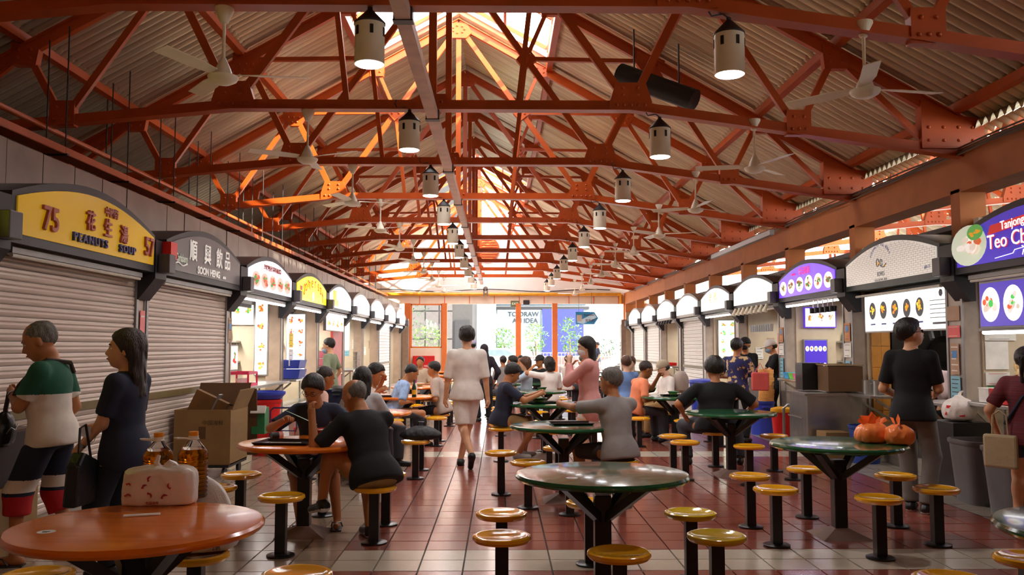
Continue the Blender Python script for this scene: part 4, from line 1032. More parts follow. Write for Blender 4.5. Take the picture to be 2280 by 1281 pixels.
# right signs
rx = lambda k, px: sx_of('R', k, px)
g = stall_sign('R', 0, 'violet sign Teo Chew Fish with a large bowl of fish balls, right edge', fm('face_violet', '4a35b8', .55), tube=0)
dish(g, .47, 2.54, .34, .21, -.018, 3, ('f4ede4', 'e9d8c8', 'f7f5f0', 'd86a3a'), plate='cfd8c0', n=18, em=.45)
dish(g, .62, 2.66, .15, .08, -.03, 5, ('e8a21a', '4aa23a', 'e8a21a'), plate='5aa84a', n=8, em=.45)
b = MB(); b.prism([(.85, 2.6), (1.9, 2.66), (1.95, 2.74), (.9, 2.69)], (-.03, -.02), lambda u, v, w_: (u, w_, v)); b.build('ribbon', fm('ribbon_red', 'd8322a', .4), g)
o = text('Tanjong Pagar', .12, fm('letter_lit', 'ffffff', .8), g, (1.42, -.034, 2.675), ext=.002); o.rotation_euler.y = -R(3)
text('Teo Chew Fish', .2, fm('letter_red', 'e0313a', .4), g, (1.49, -.022, 2.512), ext=.002, sx=1.05); text('Teo Chew Fish', .2, fm('letter_lit', 'ffffff', .8), g, (1.48, -.028, 2.518), ext=.002, sx=1.05)
text('潮州鱼圆', .15, fm('letter_lit', 'ffffff', .8), g, (1.7, -.028, 2.4), ext=.002)
MB().tube([(.95, -.02, 2.36), (1.25, -.02, 2.38), (1.28, -.02, 2.41), (1.45, -.02, 2.42)], .004, 4).build('line_print', fm('letter_lit', 'ffffff', .8), g)
face_egg = fm('face_brick', 'dcd6cc', .45)
g = stall_sign('R', 1, 'pale brick-patterned sign with a round egg bowl logo', face_egg, casing=mat('casing_green', '23332c', .4))
MB().lathe([(0, 0), (.28, 0), (.28, .002), (0, .002)], 32).build('logo_disc', fm('logo_white', 'f2efe9', .6), g)
o = g.children[-1]; o.rotation_euler = (R(90), 0, 0); o.location = (1.32, -.016, 2.53); o.scale = (1, .82, 1)
lg = mat('ink_grey', '5a5a62', .5); mm = mat('mortar_print', 'b8b2a8', .5, var=0)
b = MB()
for i in range(17):
    z = 2.345 + i * .026
    if z < 2.62: xs = (.24, 2.73)
    else: q = math.sqrt(max(0, 1 - (z - 2.6) / .2)); xs = (1.485 - 1.15 * q, 1.485 + 1.15 * q)
    b.box(((xs[0] + xs[1]) / 2, -.0125, z), (xs[1] - xs[0], .002, .003))
    j = 0
    x = xs[0] + (.05 if i % 2 else .1)
    while x < xs[1]: b.box((x, -.0125, z + .013), (.003, .002, .024)); x += .11
b.build('brick_print', mm, g)
MB().tube([(1.26 + .035 * math.cos(a), -.022, 2.57 + .05 * math.sin(a)) for a in [i * .5 for i in range(13)]], .005, 5).tube([(1.36 + .03 * math.cos(a), -.022, 2.56 + .045 * math.sin(a)) for a in [i * .5 for i in range(13)]], .005, 5).tube([(1.38, -.022, 2.51), (1.44, -.022, 2.5), (1.5, -.022, 2.54)], .006, 5).build('logo_lines', lg, g)
MB().box((1.27, -.022, 2.555), (.035, .003, .04)).box((1.47, -.022, 2.52), (.04, .003, .02)).build('yolk', fm('yolk_yellow', 'f2b01a', .5), g)
text('BOWLS', .08, lg, g, (1.34, -.02, 2.42), ext=.001, sx=.8); text('EGG BOWL BAR', .045, lg, g, (1.34, -.02, 2.345), ext=.001, sx=1.1)
for i, c in enumerate('SCRAMBLED EGG BOWLS'):
    a = R(62 - i * 6.9); o = text(c, .05, mat('ink_blue', '5a60a8', .5), g, (1.32 - .31 * math.sin(a), -.018, 2.55 + .245 * math.cos(a)), ext=.001); o.rotation_euler = (R(90), -a, 0)
text('#01-71', .055, mat('ink_blue', '5a60a8', .5), g, (2.55, -.018, 2.4), ext=.001, sx=.9)
g = stall_sign('R', 2, 'violet arched sign with six oval dishes above the third right stall', fm('face_violet2', '6a3fe0', 1.0), tube=1)
for i in range(6): dish(g, .46 + i * .41, 2.48 + .02 * math.sin(i * .6), .175, .12, -.018, 20 + i, ('a8583a', '3f9a3a', 'd8b48a', '7a4a30'), em=.8)
text('合记面食', .13, fm('letter_crimson', 'e0204a', .8), g, (1.5, -.02, 2.7), ext=.002); text('HAP KEE', .05, fm('letter_crimson', 'e0204a', .8), g, (1.0, -.02, 2.68), ext=.002)
g = stall_sign('R', 3, 'plain silvery green lit sign with a row of spotlights under it', fm('face_silver', 'd2dcd0', .9), tube=0)
MB().span((.9, -.015, 2.36), (1.2, -.013, 2.75)).build('reflection_strip', fm('strip_white', 'fcfffa', 1.2), g)
for i in range(8): MB().cyl((.4 + i * .3, -.02, 2.26), (.4 + i * .3, -.06, 2.17), .03, n=10).cyl((.4 + i * .3, -.06, 2.17), (.4 + i * .3, -.07, 2.12), .045, n=10).build('spotlight', ivory, g)
g = stall_sign('R', 4, 'whitish lit sign with three faint gold characters', fm('face_ivory', 'f1ece6', 1.0), tube=1)
for i, c in enumerate('老伴'): text(c, .26, mat('gold_letter', 'd8b46a', .4, emit=.6), g, (1.2 + i * .45, -.02, 2.58), ext=.002)
for k, e, lb in ((5, .8, 'grey-white unlit looking sign above the closed stall in the right row'), (6, 1.6, 'white lit sign with small lamps in the right row'), (7, 2.0, 'small far white lit sign of the right row'), (8, 2.3, 'farthest white lit sign of the right row')):
    g = stall_sign('R', k, lb, fm('face_r%d' % k, 'f6f4f6', e), casing=mat('casing_pale', 'a8a29c', .4))
    if k == 6:
        for i in range(6): MB().cyl((.4 + i * .4, -.02, 2.24), (.4 + i * .4, -.06, 2.14), .04, n=8).build('spotlight', dark_m, g)
shutter('R', 5, 'pale closed roller shutter in the right-hand row', light=True); shutter('R', 7, 'pale closed roller shutter far down the right-hand row', light=True); shutter('R', 8, 'farthest pale roller shutter of the right-hand row', light=True)
shutter('L', 7, 'far closed shutter of the left-hand row', light=True)
# stall interiors: lit tube and light
for side, k, e in (('L', 2, 60), ('L', 3, 60), ('L', 4, 60), ('L', 5, 45), ('L', 6, 45), ('L', 8, 40), ('R', 0, 16), ('R', 1, 7), ('R', 2, 22), ('R', 3, 22), ('R', 4, 40), ('R', 6, 30)):
    loc, rz = frame(side, k); t = thing('strip_light', 'white strip light inside the %s stall of the %s-hand row' % (['first', 'second', 'third', 'fourth', 'fifth', 'sixth', 'seventh', 'eighth', 'ninth'][k], 'left' if side == 'L' else 'right'), 'lamp', loc, rz)
    MB().span((.5, 1.0, 2.12), (2.4, 1.1, 2.18)).build('housing', grey_m, t); MB().cyl((.55, 1.05, 2.1), (2.35, 1.05, 2.1), .016, n=8).build('tube', mat('tube_lit', (1, .98, 1), .5, var=0, emit=14), t)
    ld = bpy.data.lights.new('strip_bulb', 'AREA'); ld.shape = 'RECTANGLE'; ld.size = 1.8; ld.size_y = .1; ld.energy = e; ld.color = (1, .96, .9)
    lo = bpy.data.objects.new('strip_bulb', ld); COL.objects.link(lo); lo.parent = t; lo.location = (1.45, 1.05, 2.05); lo['kind'] = 'helper'
# back walls of stalls
for side, wobj in (('L', wl), ('R', wr)):
    xb = -6.0 if side == 'L' else 7.3
    o = MB().span((xb, 3.3, 0), (xb + .1, YEND, 2.9)).build('stall_back', tile_w, wobj)

# ---------------- counters and goods ----------------
def local(side, k, lb, name, cat): loc, rz = frame(side, k); return thing(name, lb, cat, loc, rz)
def counter(side, k, x0, x1, lb, z=.92, y0=-.02, depth=.55, shelf=True, back=0.0):
    t = local(side, k, lb, 'serving_counter', 'counter')
    MB().span((x0, y0, z - .04), (x1, y0 + depth, z)).build('worktop', inox, t, bevel=.006)
    b = MB()
    for x in (x0 + .05, x1 - .05): b.cyl((x, y0 + depth - .05, .0), (x, y0 + depth - .05, z - .04), .02, n=8); b.beam((x, y0 + .1, z - .06), (x, y0 + depth - .04, z - .4), .02, .03)
    b.build('leg', inox, t)
    if shelf: MB().span((x0, y0 + .2, .42), (x1, y0 + depth, .45)).build('lower_shelf', inox, t)
    return t
counter('L', 2, .2, 2.7, 'stainless counter of the stall under the five-dish sign'); counter('L', 3, .2, 2.7, 'stainless counter of the yellow-signed stall')
counter('L', 4, .2, 1.66, 'counter of the fifth left stall', shelf=False); counter('L', 5, .2, 2.7, 'counter of the sixth left stall', shelf=False)
counter('R', 0, .25, 2.55, 'grey counter shelf at the right edge stall', z=.93, y0=-.05, depth=.5); counter('R', 2, .3, 2.55, 'counter of the violet-signed stall with sauces', z=.95, y0=-.1, depth=.7)
counter('R', 6, .3, 2.55, 'far counter with red things in the right row', shelf=False)
def box_thing(name, lb, cat, p0, p1, m, rz=0, bevel=.004, group=None):
    c = [(a + b_) / 2 for a, b_ in zip(p0, p1)]; t = thing(name, lb, cat, (c[0], c[1], p0[2]), rz, group)
    MB().box((0, 0, (p1[2] - p0[2]) / 2), (p1[0] - p0[0], p1[1] - p0[1], p1[2] - p0[2])).build('body', m, t, bevel=bevel); return t
kraft = mat('kraft_board', '8a6a3e', .75, 0, .1, 4, .05); kraft_d = mat('kraft_dark', '5e4022', .8, 0, .1, 4)
# menu panels at L2: lit menu boards
def menu(side, k, lb, x0, x1, z0, z1, m, y=.16, dishes=0, cols=('c9562b', '4f9a3a', 'e8b64a'), em=.6, rows_=1, name='menu_board', plate='f6f4ee', frame_m=None):
    t = local(side, k, lb, name, 'sign'); MB().span((x0 - .02, y, z0 - .02), (x1 + .02, y + .06, z1 + .02)).build('frame', frame_m or grey_m, t); MB().span((x0, y - .008, z0), (x1, y, z1)).build('panel', m, t)
    if dishes:
        w_ = (x1 - x0) / dishes; hh = (z1 - z0) / rows_
        for r_ in range(rows_):
            for i in range(dishes): dish(t, x0 + w_ * (i + .5), z0 + hh * (r_ + .5), w_ * .42, min(hh * .4, w_ * .6), y - .01, r_ * 10 + i + int(x0 * 10), cols, plate, em=em)
    return t
PART = lambda side, k: (YR[k + 3] if side == 'R' else YL[k + 3]) - .06      # far partition of a stall, the face turned to the camera
def pmenu(side, k, lb, x0, x1, z0, z1, m, **kw):
    global local; keep = local
    local = lambda sd, kk, l_, nm, ct: thing(nm, l_, ct, (0, PART(sd, kk) - .07, 0), 0)
    try: return menu(side, k, lb, x0, x1, z0, z1, m, 0.0, **kw)
    finally: local = keep
mw = fm('menu_white', 'f7f6f2', 1.0)
pmenu('L', 2, 'bright menu board with green garnished dishes over the third left stall window', -4.75, -4.22, 1.88, 2.32, mw, dishes=3, cols=('3fae4a', 'e8a23a', '9ad07a'), em=.9)
pmenu('L', 2, 'tall bright dish panel beside the window of the third left stall', -4.18, -3.98, 1.02, 2.30, mw, dishes=1, cols=('e8842a', 'd8542a', 'f0b83a'), em=.8, rows_=4)
pmenu('L', 3, 'tall menu board of round dishes at the yellow-signed stall', -4.36, -4.0, .98, 2.15, mw, dishes=2, cols=('d8642a', 'c83a2a', 'e8a23a'), em=.5, rows_=5)
menu('L', 4, 'white menu strip over the fifth left stall', .4, 2.4, 1.85, 2.14, mw, .1, 4, ('e8842a', 'f0b83a'), .7)
menu('L', 5, 'white menu panel at the sixth left stall', .5, 1.4, 1.4, 2.1, mw, .3)
menu('R', 1, 'long white menu light box with five egg bowls', .42, 2.78, 1.70, 2.17, fm('menu_cool', 'eef1ee', .9), .16, 0)
mb = bpy.context.scene.objects[-1] if False else None
mt = [o for o in COL.objects if o.get('label') == 'long white menu light box with five egg bowls'][0]
for i in range(5):
    dish(mt, .68 + i * .33, 1.97, .1, .115, .145, 60 + i, ('f2b81a', 'e88a1a', 'f5cf3a'), '3a3a3c', 9, em=.7); MB().box((.68 + i * .33, .148, 1.79), (.14, .002, .02)).build('caption', mat('ink_blue', '5a60a8', .5), mt)
b = MB()
for i in range(5): b.box((2.45, .148, 2.03 - i * .05), (.42, .002, .008))
b.box((2.48, .148, 1.765), (.36, .002, .025)); b.cyl((2.5, .15, 2.11), (2.5, .147, 2.11), .045, n=6); b.build('price_list', lg, mt)
pmenu('R', 2, 'violet-framed lit menu screen of the third right stall', 5.34, 5.86, 1.84, 2.16, fm('screen_white', 'f4ecff', 1.2), dishes=3, cols=('e8a23a', 'b8a89a', '9a5a3a'), em=.8, frame_m=mat('violet_frame', '5a2fd0', .4, emit=.4))
pmenu('R', 2, 'violet poster with two rows of dishes beside the sauces', 5.32, 5.70, 1.02, 1.6, fm('poster_violet', '4a35b8', .45), dishes=5, cols=('c9562b', 'e8b64a', '4f9a3a'), em=.5, rows_=2)
pmenu('R', 4, 'tall glowing menu panel of the fifth right stall', 5.3, 5.75, .9, 2.12, fm('panel_green', 'dff2dc', 1.1), dishes=2, cols=('3fae4a', 'e8842a'), em=.6, rows_=6)
menu('R', 0, 'violet menu screen with fish ball bowls at the right edge', .45, 2.4, 1.70, 2.14, fm('screen_violet', '4a35b8', .5), .1, 5, ('f4ede4', '3fae4a', 'd8542a', 'e9d8c8'), .55)
t = local('R', 0, 'white tube lamp under the fish ball menu screen', 'tube_lamp', 'lamp'); MB().cyl((.4, .15, 1.64), (2.4, .15, 1.64), .02, n=8).build('tube', mat('tube_lit2', (1, .98, 1), .5, var=0, emit=5), t)
MB().box((1.4, .15, 1.67), (2.1, .05, .03)).build('housing', grey_m, t)
# front pillar notices on the right
def notice(side, xw, y, z, w_, h_, m, lb, lines=3, lm=None, extra=None):
    t = thing('notice', lb, 'notice', (xw, y, z), R(90) if side == 'L' else 0 if side == 'P' else R(-90)); poster(t, 0, 0, w_, h_, m, 0, 'sheet', lines, lm)
    if extra: extra(t)
    return t
pw = mat('paper_white', 'e6e2da', .7); pblue = mat('paper_blue', '7fb4c4', .6); ptan = mat('paper_tan', 'b08f74', .7); porange = mat('paper_orange', 'c98a5a', .7); pgreen = mat('paper_green', '2fa85a', .5)
bluem = mat('print_blue', '3f86c4', .5)
yp_ = 9.39 + .16
def badge(t): MB().box((0, -.004, .05), (.1, .002, .08)).build('blue_badge', bluem, t)
notice('R', 5.0, yp_, 1.86, .26, .16, ptan, 'blank tan card high on the pillar right of the egg bowl stall', 0)
notice('R', 5.0, yp_, 1.66, .26, .13, redm, 'red and white card on the pillar right of the egg bowl stall', 2, pw)
notice('R', 5.0, yp_, 1.36, .18, .34, ptan, 'tan notice with a blue badge on the pillar by the man in black', 5, lm=pw, extra=badge)
notice('R', 5.0, yp_, 1.02, .2, .3, pblue, 'pale blue wavy leaflet on the pillar above the plastic bag', 6)
for kk, nm in ((1, 'egg bowl and violet-signed stalls'), (2, 'violet-signed and silver-signed stalls')):
    y = YR[kk + 3] + .16
    notice('R', 5.0, y, 1.7, .2, .26, porange, 'orange-brown notice on the pillar between the %s' % nm, 3, extra=badge)
    notice('R', 5.0, y, 1.12, .18, .34, pblue, 'pale blue leaflet on the pillar between the %s' % nm, 5)
    notice('R', 5.0, y, 1.44, .26, .2, pw, 'white notice on the pillar between the %s' % nm, 3)
notice('L', -3.74, YL[4], 1.72, .16, .34, ptan, 'tan notice with a blue badge on the pillar left of the five-dish stall', 3, extra=badge)
notice('L', -3.74, YL[3] , 1.62, .12, .5, redm, 'tall narrow red banner on the pillar between the two closed stalls', 3, pw)
# R0 inside: QR left out
t = notice('P', 5.34, PART('R', 0) - .004, 1.40, .25, .3, pw, 'white payment sheet on the wall of the right edge stall', 0)
notice('P', 5.38, PART('R', 0) - .01, 1.62, .34, .12, pw, 'curled white paper above the payment sheet', 2)
notice('P', 5.34, PART('R', 0) - .004, 1.15, .26, .14, pw, 'white card with red print below the payment sheet', 2, redm)
notice('P', 5.30, PART('R', 0) - .004, 1.0, .14, .14, pgreen, 'small green square card at the right edge stall', 1, pw)
# lucky cat and containers on R0 counter
pc = atX(2222, 850, 5.05)
sh_ = thing('small_shelf', 'small grey box shelf under the waving cat', 'shelf', (5.48, 9.1, .932)); MB().box((0, 0, .11), (.34, .3, .22)).build('body', grey_m, sh_)
ct = thing('waving_cat', 'small gold and white waving cat figurine at the right edge stall', 'figurine', (5.44, 9.1, 1.153), 0); gold = mat('gold_white', 'e6c890', .3)
b = MB().ball((0, 0, .06), (.045, .04, .06), 14, 9).ball((0, 0, .14), (.042, .038, .036), 14, 9); b.cyl((-.025, 0, .165), (-.03, 0, .195), .014, .002, 8).cyl((.025, 0, .165), (.03, 0, .195), .014, .002, 8).tube([(-.035, -.01, .09), (-.06, -.02, .13), (-.055, -.025, .17)], .011, 6); b.build('figure', gold, ct, True)
MB().ball((-.015, -.036, .145), .005, 6, 4).ball((.015, -.036, .145), .005, 6, 4).box((0, -.042, .06), (.03, .006, .04)).build('face_marks', dark_m, ct)
pl = 0
for i, (c, nm, cc) in enumerate(((pw, 'white', None), (redm, 'red', None), (redm, 'red', None), (black_m, 'black', None))):
    y = 8.75 - i * .2
    t = box_thing('tub', '%s plastic tub on the right edge counter, %s in line' % (nm, ['first', 'second', 'third', 'last'][i]), 'tub', (4.86, y - .09, .935), (5.04, y + .09, 1.07), c)
    MB().box((0, 0, .14), (.19, .19, .012)).build('lid', pw if i == 0 else c, t)
def bin_(name, lb, cat, loc, r, hgt, m, lid=None, sq=0, rz=0, ribs=True, taper=.82, handles=True):
    t = thing(name, lb, cat, loc, rz); n = 36; b = MB(); prof = [(r * taper, 0), (r * taper, .0), (r, hgt - .05), (r * 1.03, hgt - .045), (r * 1.06, hgt - .03), (r * 1.06, hgt), (r * .98, hgt), (r * .97, hgt - .04), (r * taper * .95, .03), (0, .03)]
    vs = []; 
    for (rr, z) in prof:
        for j in range(n):
            a = 2 * math.pi * j / n; q = 1
            if sq: q = (abs(math.cos(a)) ** sq + abs(math.sin(a)) ** sq) ** (-1 / sq)
            k_ = 1 + (.012 if ribs and j % 3 == 0 and z < hgt - .06 else 0)
            vs.append((rr * q * k_ * math.cos(a), rr * q * k_ * math.sin(a), z))
    fs = [(i * n + j, i * n + (j + 1) % n, (i + 1) * n + (j + 1) % n, (i + 1) * n + j) for i in range(len(prof) - 1) for j in range(n)] + [tuple(range(n - 1, -1, -1))]
    b.add(vs, fs); b.build('body', m, t, True)
    if lid is not None: MB().lathe([(0, hgt + .05), (r * .5, hgt + .045), (r * 1.05, hgt + .02), (r * 1.1, hgt - .03), (r * 1.07, hgt - .04), (r * 1.04, hgt)], 32).build('lid', lid, t, True)
    if handles:
        for sg in (-1, 1): MB().box((0, sg * r * 1.06, hgt - .09), (.12, .04, .03)).build('handle', m, t, bevel=.008)
    return t
gbin = mat('grey_bin', '6c6a6c', .5, 0, .06); blueb = mat('blue_bin', '223f8c', .45); bluel = mat('blue_tub', '3348b8', .4)
bin_('bin', 'large grey ribbed bin, nearer of the two by the right edge stall', 'bin', (4.62, 7.75, 0), .25, .60, gbin, sq=5, rz=.1)
bin_('bin', 'large grey ribbed bin, farther of the two by the right edge stall', 'bin', (4.66, 8.42, 0), .25, .60, gbin, sq=5)
bin_('bin', 'dark blue bin at the feet of the woman in maroon', 'bin', (4.75, 7.1, 0), .19, .48, blueb)
# white bag on dark box
db = box_thing('storage_box', 'dark box under the full white plastic bag', 'box', (4.6, 8.86, 0), (4.99, 9.33, .72), black_m)
bgw = thing('carrier_bag', 'full white plastic bag with red print on the dark box at right', 'bag', (4.79, 9.1, .722))
lumpy('bag_body', [(.09, 0), (.15, .02), (.17, .09), (.165, .16), (.12, .215), (.05, .235), (.03, .27)], bag_w, bgw, 44, .09, 5)
MB().tube([(0, 0, .24), (.03, .02, .29), (.05, .0, .31)], [.02, .015, .008], 7).build('knot', bag_w, bgw, True)
for (a, z) in ((3.3, .08), (3.9, .12), (4.4, .07), (3.6, .15)): MB().box((.16 * math.cos(a), .16 * math.sin(a), z), (.004, .05, .03), rz=a).build('red_print', redm, bgw)
# egg bowl stall: back kitchen
loc, rz = frame('R', 1)
t = local('R', 1, 'steel kitchen panel with a hanging round wok in the egg bowl stall', 'kitchen_panel', 'panel')
t.location = (0, PART('R', 1), 0); t.rotation_euler = (0, 0, 0); MB().span((5.52, -.06, .2), (7.2, -.015, 2.0)).build('panel', mat('dark_steel', '3a3632', .35, .7, .2), t)  # dark steel tone, varied at random over the whole panel
wk = local('R', 1, 'round black wok hanging on the panel of the egg bowl stall', 'wok', 'wok')
wk.location = (0, PART('R', 1), 0); wk.rotation_euler = (0, 0, 0)
b = MB(); b.T = Matrix.Translation((6.2, -.10, 1.42)) @ Matrix.Rotation(R(90), 4, 'X'); b.lathe([(0, 0), (.08, .005), (.17, .03), (.22, .07), (.225, .07), (.17, .02), (.08, -.006), (0, -.01)], 32).lathe([(.09, -.01), (.1, -.01), (.1, -.003), (.09, -.003)], 28).lathe([(.15, .008), (.16, .01), (.16, .02), (.15, .02)], 28); b.build('pan', mat('wok_iron', '2a2725', .3, .8), wk, True)
MB().tube([(6.2, -.10, 1.63), (6.2, -.08, 1.88)], .012, 6).build('handle', dark_m, wk)
for i in range(3):
    t = local('R', 1, 'black ladle hanging under the egg bowl menu, %s from the left' % ['first', 'second', 'third'][i], 'ladle', 'ladle'); x = .75 + i * .28
    MB().cyl((x, .6, 1.82), (x + .02, .6, 1.7), .008, n=6).build('handle', grey_m, t); MB().box((x + .04, .6, 1.64), (.07, .03, .12), rot=Matrix.Rotation(R(-25), 3, 'Y')).build('blade', black_m, t)
q = thing('wall_panel', 'ochre tiled wall panel at the left of the egg bowl stall', 'panel', (0, PART('R', 1), 0))
for i in range(2):
    for j in range(7): MB().span((5.25 + .13 * i, -.03, .3 * j + .003), (5.377 + .13 * i, -.005, .3 * j + .297)).build('tile', mat('ochre_wall', 'd8923a', .4), q)
ec = counter('R', 1, .25, 1.1, 'narrow steel counter of the egg bowl stall with pots', z=.86, y0=-.1, depth=.7)
counter('R', 1, 1.9, 2.55, 'side counter of the egg bowl stall behind the customer', z=.86, y0=.1, depth=.5)
for i, x in enumerate((.62, .9)):
    p = local('R', 1, 'stainless pot on the egg bowl counter, %s one' % ('left' if i == 0 else 'right'), 'pot', 'pot')
    MB().lathe([(0, .862), (.09 - .02 * i, .862), (.09 - .02 * i, 1.04), (.095 - .02 * i, 1.045), (.09 - .02 * i, 1.045), (.088 - .02 * i, .9), (0, .9)], 24, (x, .1, 0)).build('body', inox, p, True); MB().tube([(x - .09, .05, 1.0), (x - .12, .05, 1.0), (x - .12, .12, 1.0), (x - .09, .12, 1.0)], .006, 5).build('handle', inox, p)
# things between R1 and R2 stalls
t = box_thing('steel_cabinet', 'dented stainless cabinet between the violet stall and the egg bowl stall', 'cabinet', (4.22, 12.0, 0.0), (4.98, 12.75, .86), inox)
MB().span((-.42, -.40, .82), (.42, .40, .85)).build('top', inox, t); MB().box((-.391, .1, .5), (.006, .6, .02)).build('seam', grey_m, t)
bx_ = box_thing('cardboard_box', 'brown cardboard box with an open lid on the steel cabinet', 'box', (4.5, 11.95, .875), (4.98, 12.35, 1.22), kraft_d); MB().box((0, 0, .36), (.5, .42, .01)).box((-.02, .25, .37), (.46, .16, .01)).build('flap', kraft, bx_)
box_thing('storage_box', 'black crate standing on the steel cabinet', 'crate', (4.3, 12.4, .875), (4.6, 12.7, 1.26), black_m)
box_thing('cardboard_box', 'small taped cardboard box on the floor by the steel cabinet', 'box', (4.3, 11.55, .0), (4.62, 11.9, .36), kraft)
bin_('bin', 'dark blue bin beside the small taped cardboard box', 'bin', (4.72, 11.3, 0), .2, .48, blueb)
rb = bin_('bin', 'red bin with a yellow lid by the stall with sauces', 'bin', (4.58, 14.2, 0), .17, .47, redm, lid=mat('yellow_lid', 'f2b01a', .4), handles=False)
bin_('barrel', 'blue plastic barrel behind the red bin', 'barrel', (4.48, 14.95, 0), .2, .56, bluel, taper=.95)
hr_ = thing('handrail', 'bent steel rail standing beside the red bin', 'rail', (4.2, 12.95, 0)); MB().tube([(0, 0, 0), (0, 0, .58), (.05, 0, .63), (.4, 0, .63), (.4, 0, 0)], .022, 8).build('rail', inox, hr_, True)
# bamboo steamers
bam = mat('bamboo', 'd8964a', .5, 0, .15, 20, stretch=(1, 1, .3)); 
for i in range(8):
    t = thing('steamer_basket', '%s bamboo steamer basket of the stack above the blue barrel' % ['lowest', 'second lowest', 'third lowest', 'fourth lowest', 'fourth highest', 'third highest', 'second highest', 'topmost'][i], 'steamer', (4.55 + .006 * (i % 3), 14.95, .563 + i * .067), 0, 'bamboo steamers')
    MB().lathe([(0, .01), (.115, .01), (.115, 0), (.13, 0), (.13, .038), (.126, .041), (.13, .045), (.13, .065), (.12, .065), (.12, .057), (0, .057)], 28).build('basket', bam, t, True)
# R3 counter and hanging items
t = box_thing('steel_cabinet', 'grey steel cabinet behind the blue barrel', 'cabinet', (4.35, 15.3, 0), (4.78, 15.95, .93), grey_m); MB().box((0, -.328, .5), (.36, .006, .7)).build('door', mat('door_grey', '9a9998', .4), t)
for i, (c, nm) in enumerate((('e8453a', 'red banner with gold print'), ('d8dc2a', 'lime green pouch'), ('eae4da', 'white hanging bag'))):
    t = thing('hanging_pack', '%s hanging in the silver-signed stall' % nm, 'pack', (5.35, 16.6 - i * .42, 1.3), R(-90)); b = MB(); w_ = [.26, .14, .2][i]; b.box((0, 0, .2), (w_, .03, .5 - .1 * i)); b.build('pack', mat('pack_' + c, c, .5), t, bevel=.01)
    if i == 0: MB().cyl((0, -.016, .2), (0, -.02, .2), .08, n=18).build('seal_print', mat('gold_letter', 'd8b46a', .4, emit=.6), t)
# sauce bottles and trays on R2 counter
for i, (m, lb, r_, hh) in enumerate(((mat('soy_bottle', '3a2a10', .1), 'dark soy sauce bottle with yellow cap', .03, .24), (mat('chili_jar', 'e8642a', .2), 'orange chili jar', .04, .16), (mat('soy2', '1e1208', .1), 'small black sauce bottle', .03, .16), (mat('chili2', 'e07a3a', .2), 'pale orange sauce jar', .04, .17))):
    t = thing('sauce_bottle', lb + ' on the counter beneath the violet poster', 'bottle', (4.86, 13.75 - i * .17, .955)); MB().lathe([(0, 0), (r_, 0), (r_, hh * .6), (r_ * .45, hh * .8), (r_ * .45, hh * .92), (0, hh * .92)], 16).build('body', m, t, True); MB().lathe([(0, hh * .9), (r_ * .5, hh * .9), (r_ * .5, hh), (0, hh)], 12).build('cap', mat('yellow_lid', 'f2b01a', .4), t, True)
for i, (c, nm) in enumerate((('3aa8e8', 'sky blue'), ('7ad84a', 'lime'), ('f06ab0', 'pink'))): 
    t = thing('tray', '%s plastic tray on the counter beneath the violet poster' % nm, 'tray', (4.95, 14.75 - i * .26, .955)); b = MB(); s_ = .24 if i < 2 else .34
    b.add([(-.1, -s_ / 2 + .01, 0), (.1, -s_ / 2 + .01, 0), (.1, s_ / 2 - .01, 0), (-.1, s_ / 2 - .01, 0), (-.13, -s_ / 2, .1), (.13, -s_ / 2, .1), (.13, s_ / 2, .1), (-.13, s_ / 2, .1)], [(0, 3, 2, 1), (0, 1, 5, 4), (1, 2, 6, 5), (2, 3, 7, 6), (3, 0, 4, 7)]); b.build('body', mat('tray_' + c, c, .4), t)
for i in range(5):
    t = thing('ladle', 'black and steel ladle hanging under the violet sign, %s from the left' % ['first', 'second', 'third', 'fourth', 'fifth'][i], 'ladle', (4.8, 13.3 - i * .2, 2.2)); MB().cyl((0, 0, 0), (0, 0, -.12), .008, n=6).build('handle', inox, t); MB().lathe([(0, -.2), (.05, -.2), (.055, -.12), (0, -.12)], 12).build('cup', mat('ladle_black', '2a2a2a', .3, .5), t, True)
rbag = thing('carrier_bag', 'red plastic bag hanging by the red bin', 'bag', (4.75, 13.55, .35)); lumpy('bag_body', [(.05, 0), (.13, .04), (.16, .14), (.14, .25), (.08, .33), (.03, .38)], mat('red_bag', 'e0362a', .3), rbag, 32, .1, 9)
# glass drinks rack in R3
for i in range(10):
    t = thing('glass', 'upturned clear glass hanging in the silver-signed stall', 'glass', (5.1, 17.6 - i * .14, 1.78), 0, 'glasses hanging in the silver-signed stall'); MB().lathe([(.03, 0), (.045, .14), (.04, .14), (.026, .004)], 14).build('bowl', mat('glass_pale', 'dfe6e8', .1, trans=.5), t, True)
# ---- left goods: cardboard cart, bins, tubs ----
cart = thing('hand_trolley', 'black flat trolley under the big cardboard box', 'trolley', (-3.38, 10.35, 0)); MB().box((0, 0, .14), (.62, .7, .03)).build('deck', black_m, cart)
for (x, y) in ((-.24, -.27), (.24, -.27), (-.24, .27), (.24, .27)): MB().cyl((x - .015, y, .06), (x + .015, y, .06), .06, n=16).build('wheel', dark_m, cart, True); 
cbx = thing('cardboard_box', 'big open cardboard box on the black trolley by the closed shutter', 'box', (-3.38, 10.35, .157))
b = MB(); H_ = .62
for (c, d) in (((0, -.33, H_ / 2), (.64, .012, H_)), ((0, .33, H_ / 2), (.64, .012, H_)), ((-.314, 0, H_ / 2), (.012, .65, H_)), ((.314, 0, H_ / 2), (.012, .65, H_)), ((0, 0, .006), (.64, .66, .012))): b.box(c, d)
b.build('box_walls', kraft, cbx)
MB().box((0, .42, H_ + .14), (.62, .01, .3), rot=Matrix.Rotation(R(-30), 3, 'X')).build('flap', kraft_d, cbx); MB().box((.36, 0, H_ + .1), (.01, .6, .26), rot=Matrix.Rotation(R(22), 3, 'Y')).build('flap', kraft, cbx)
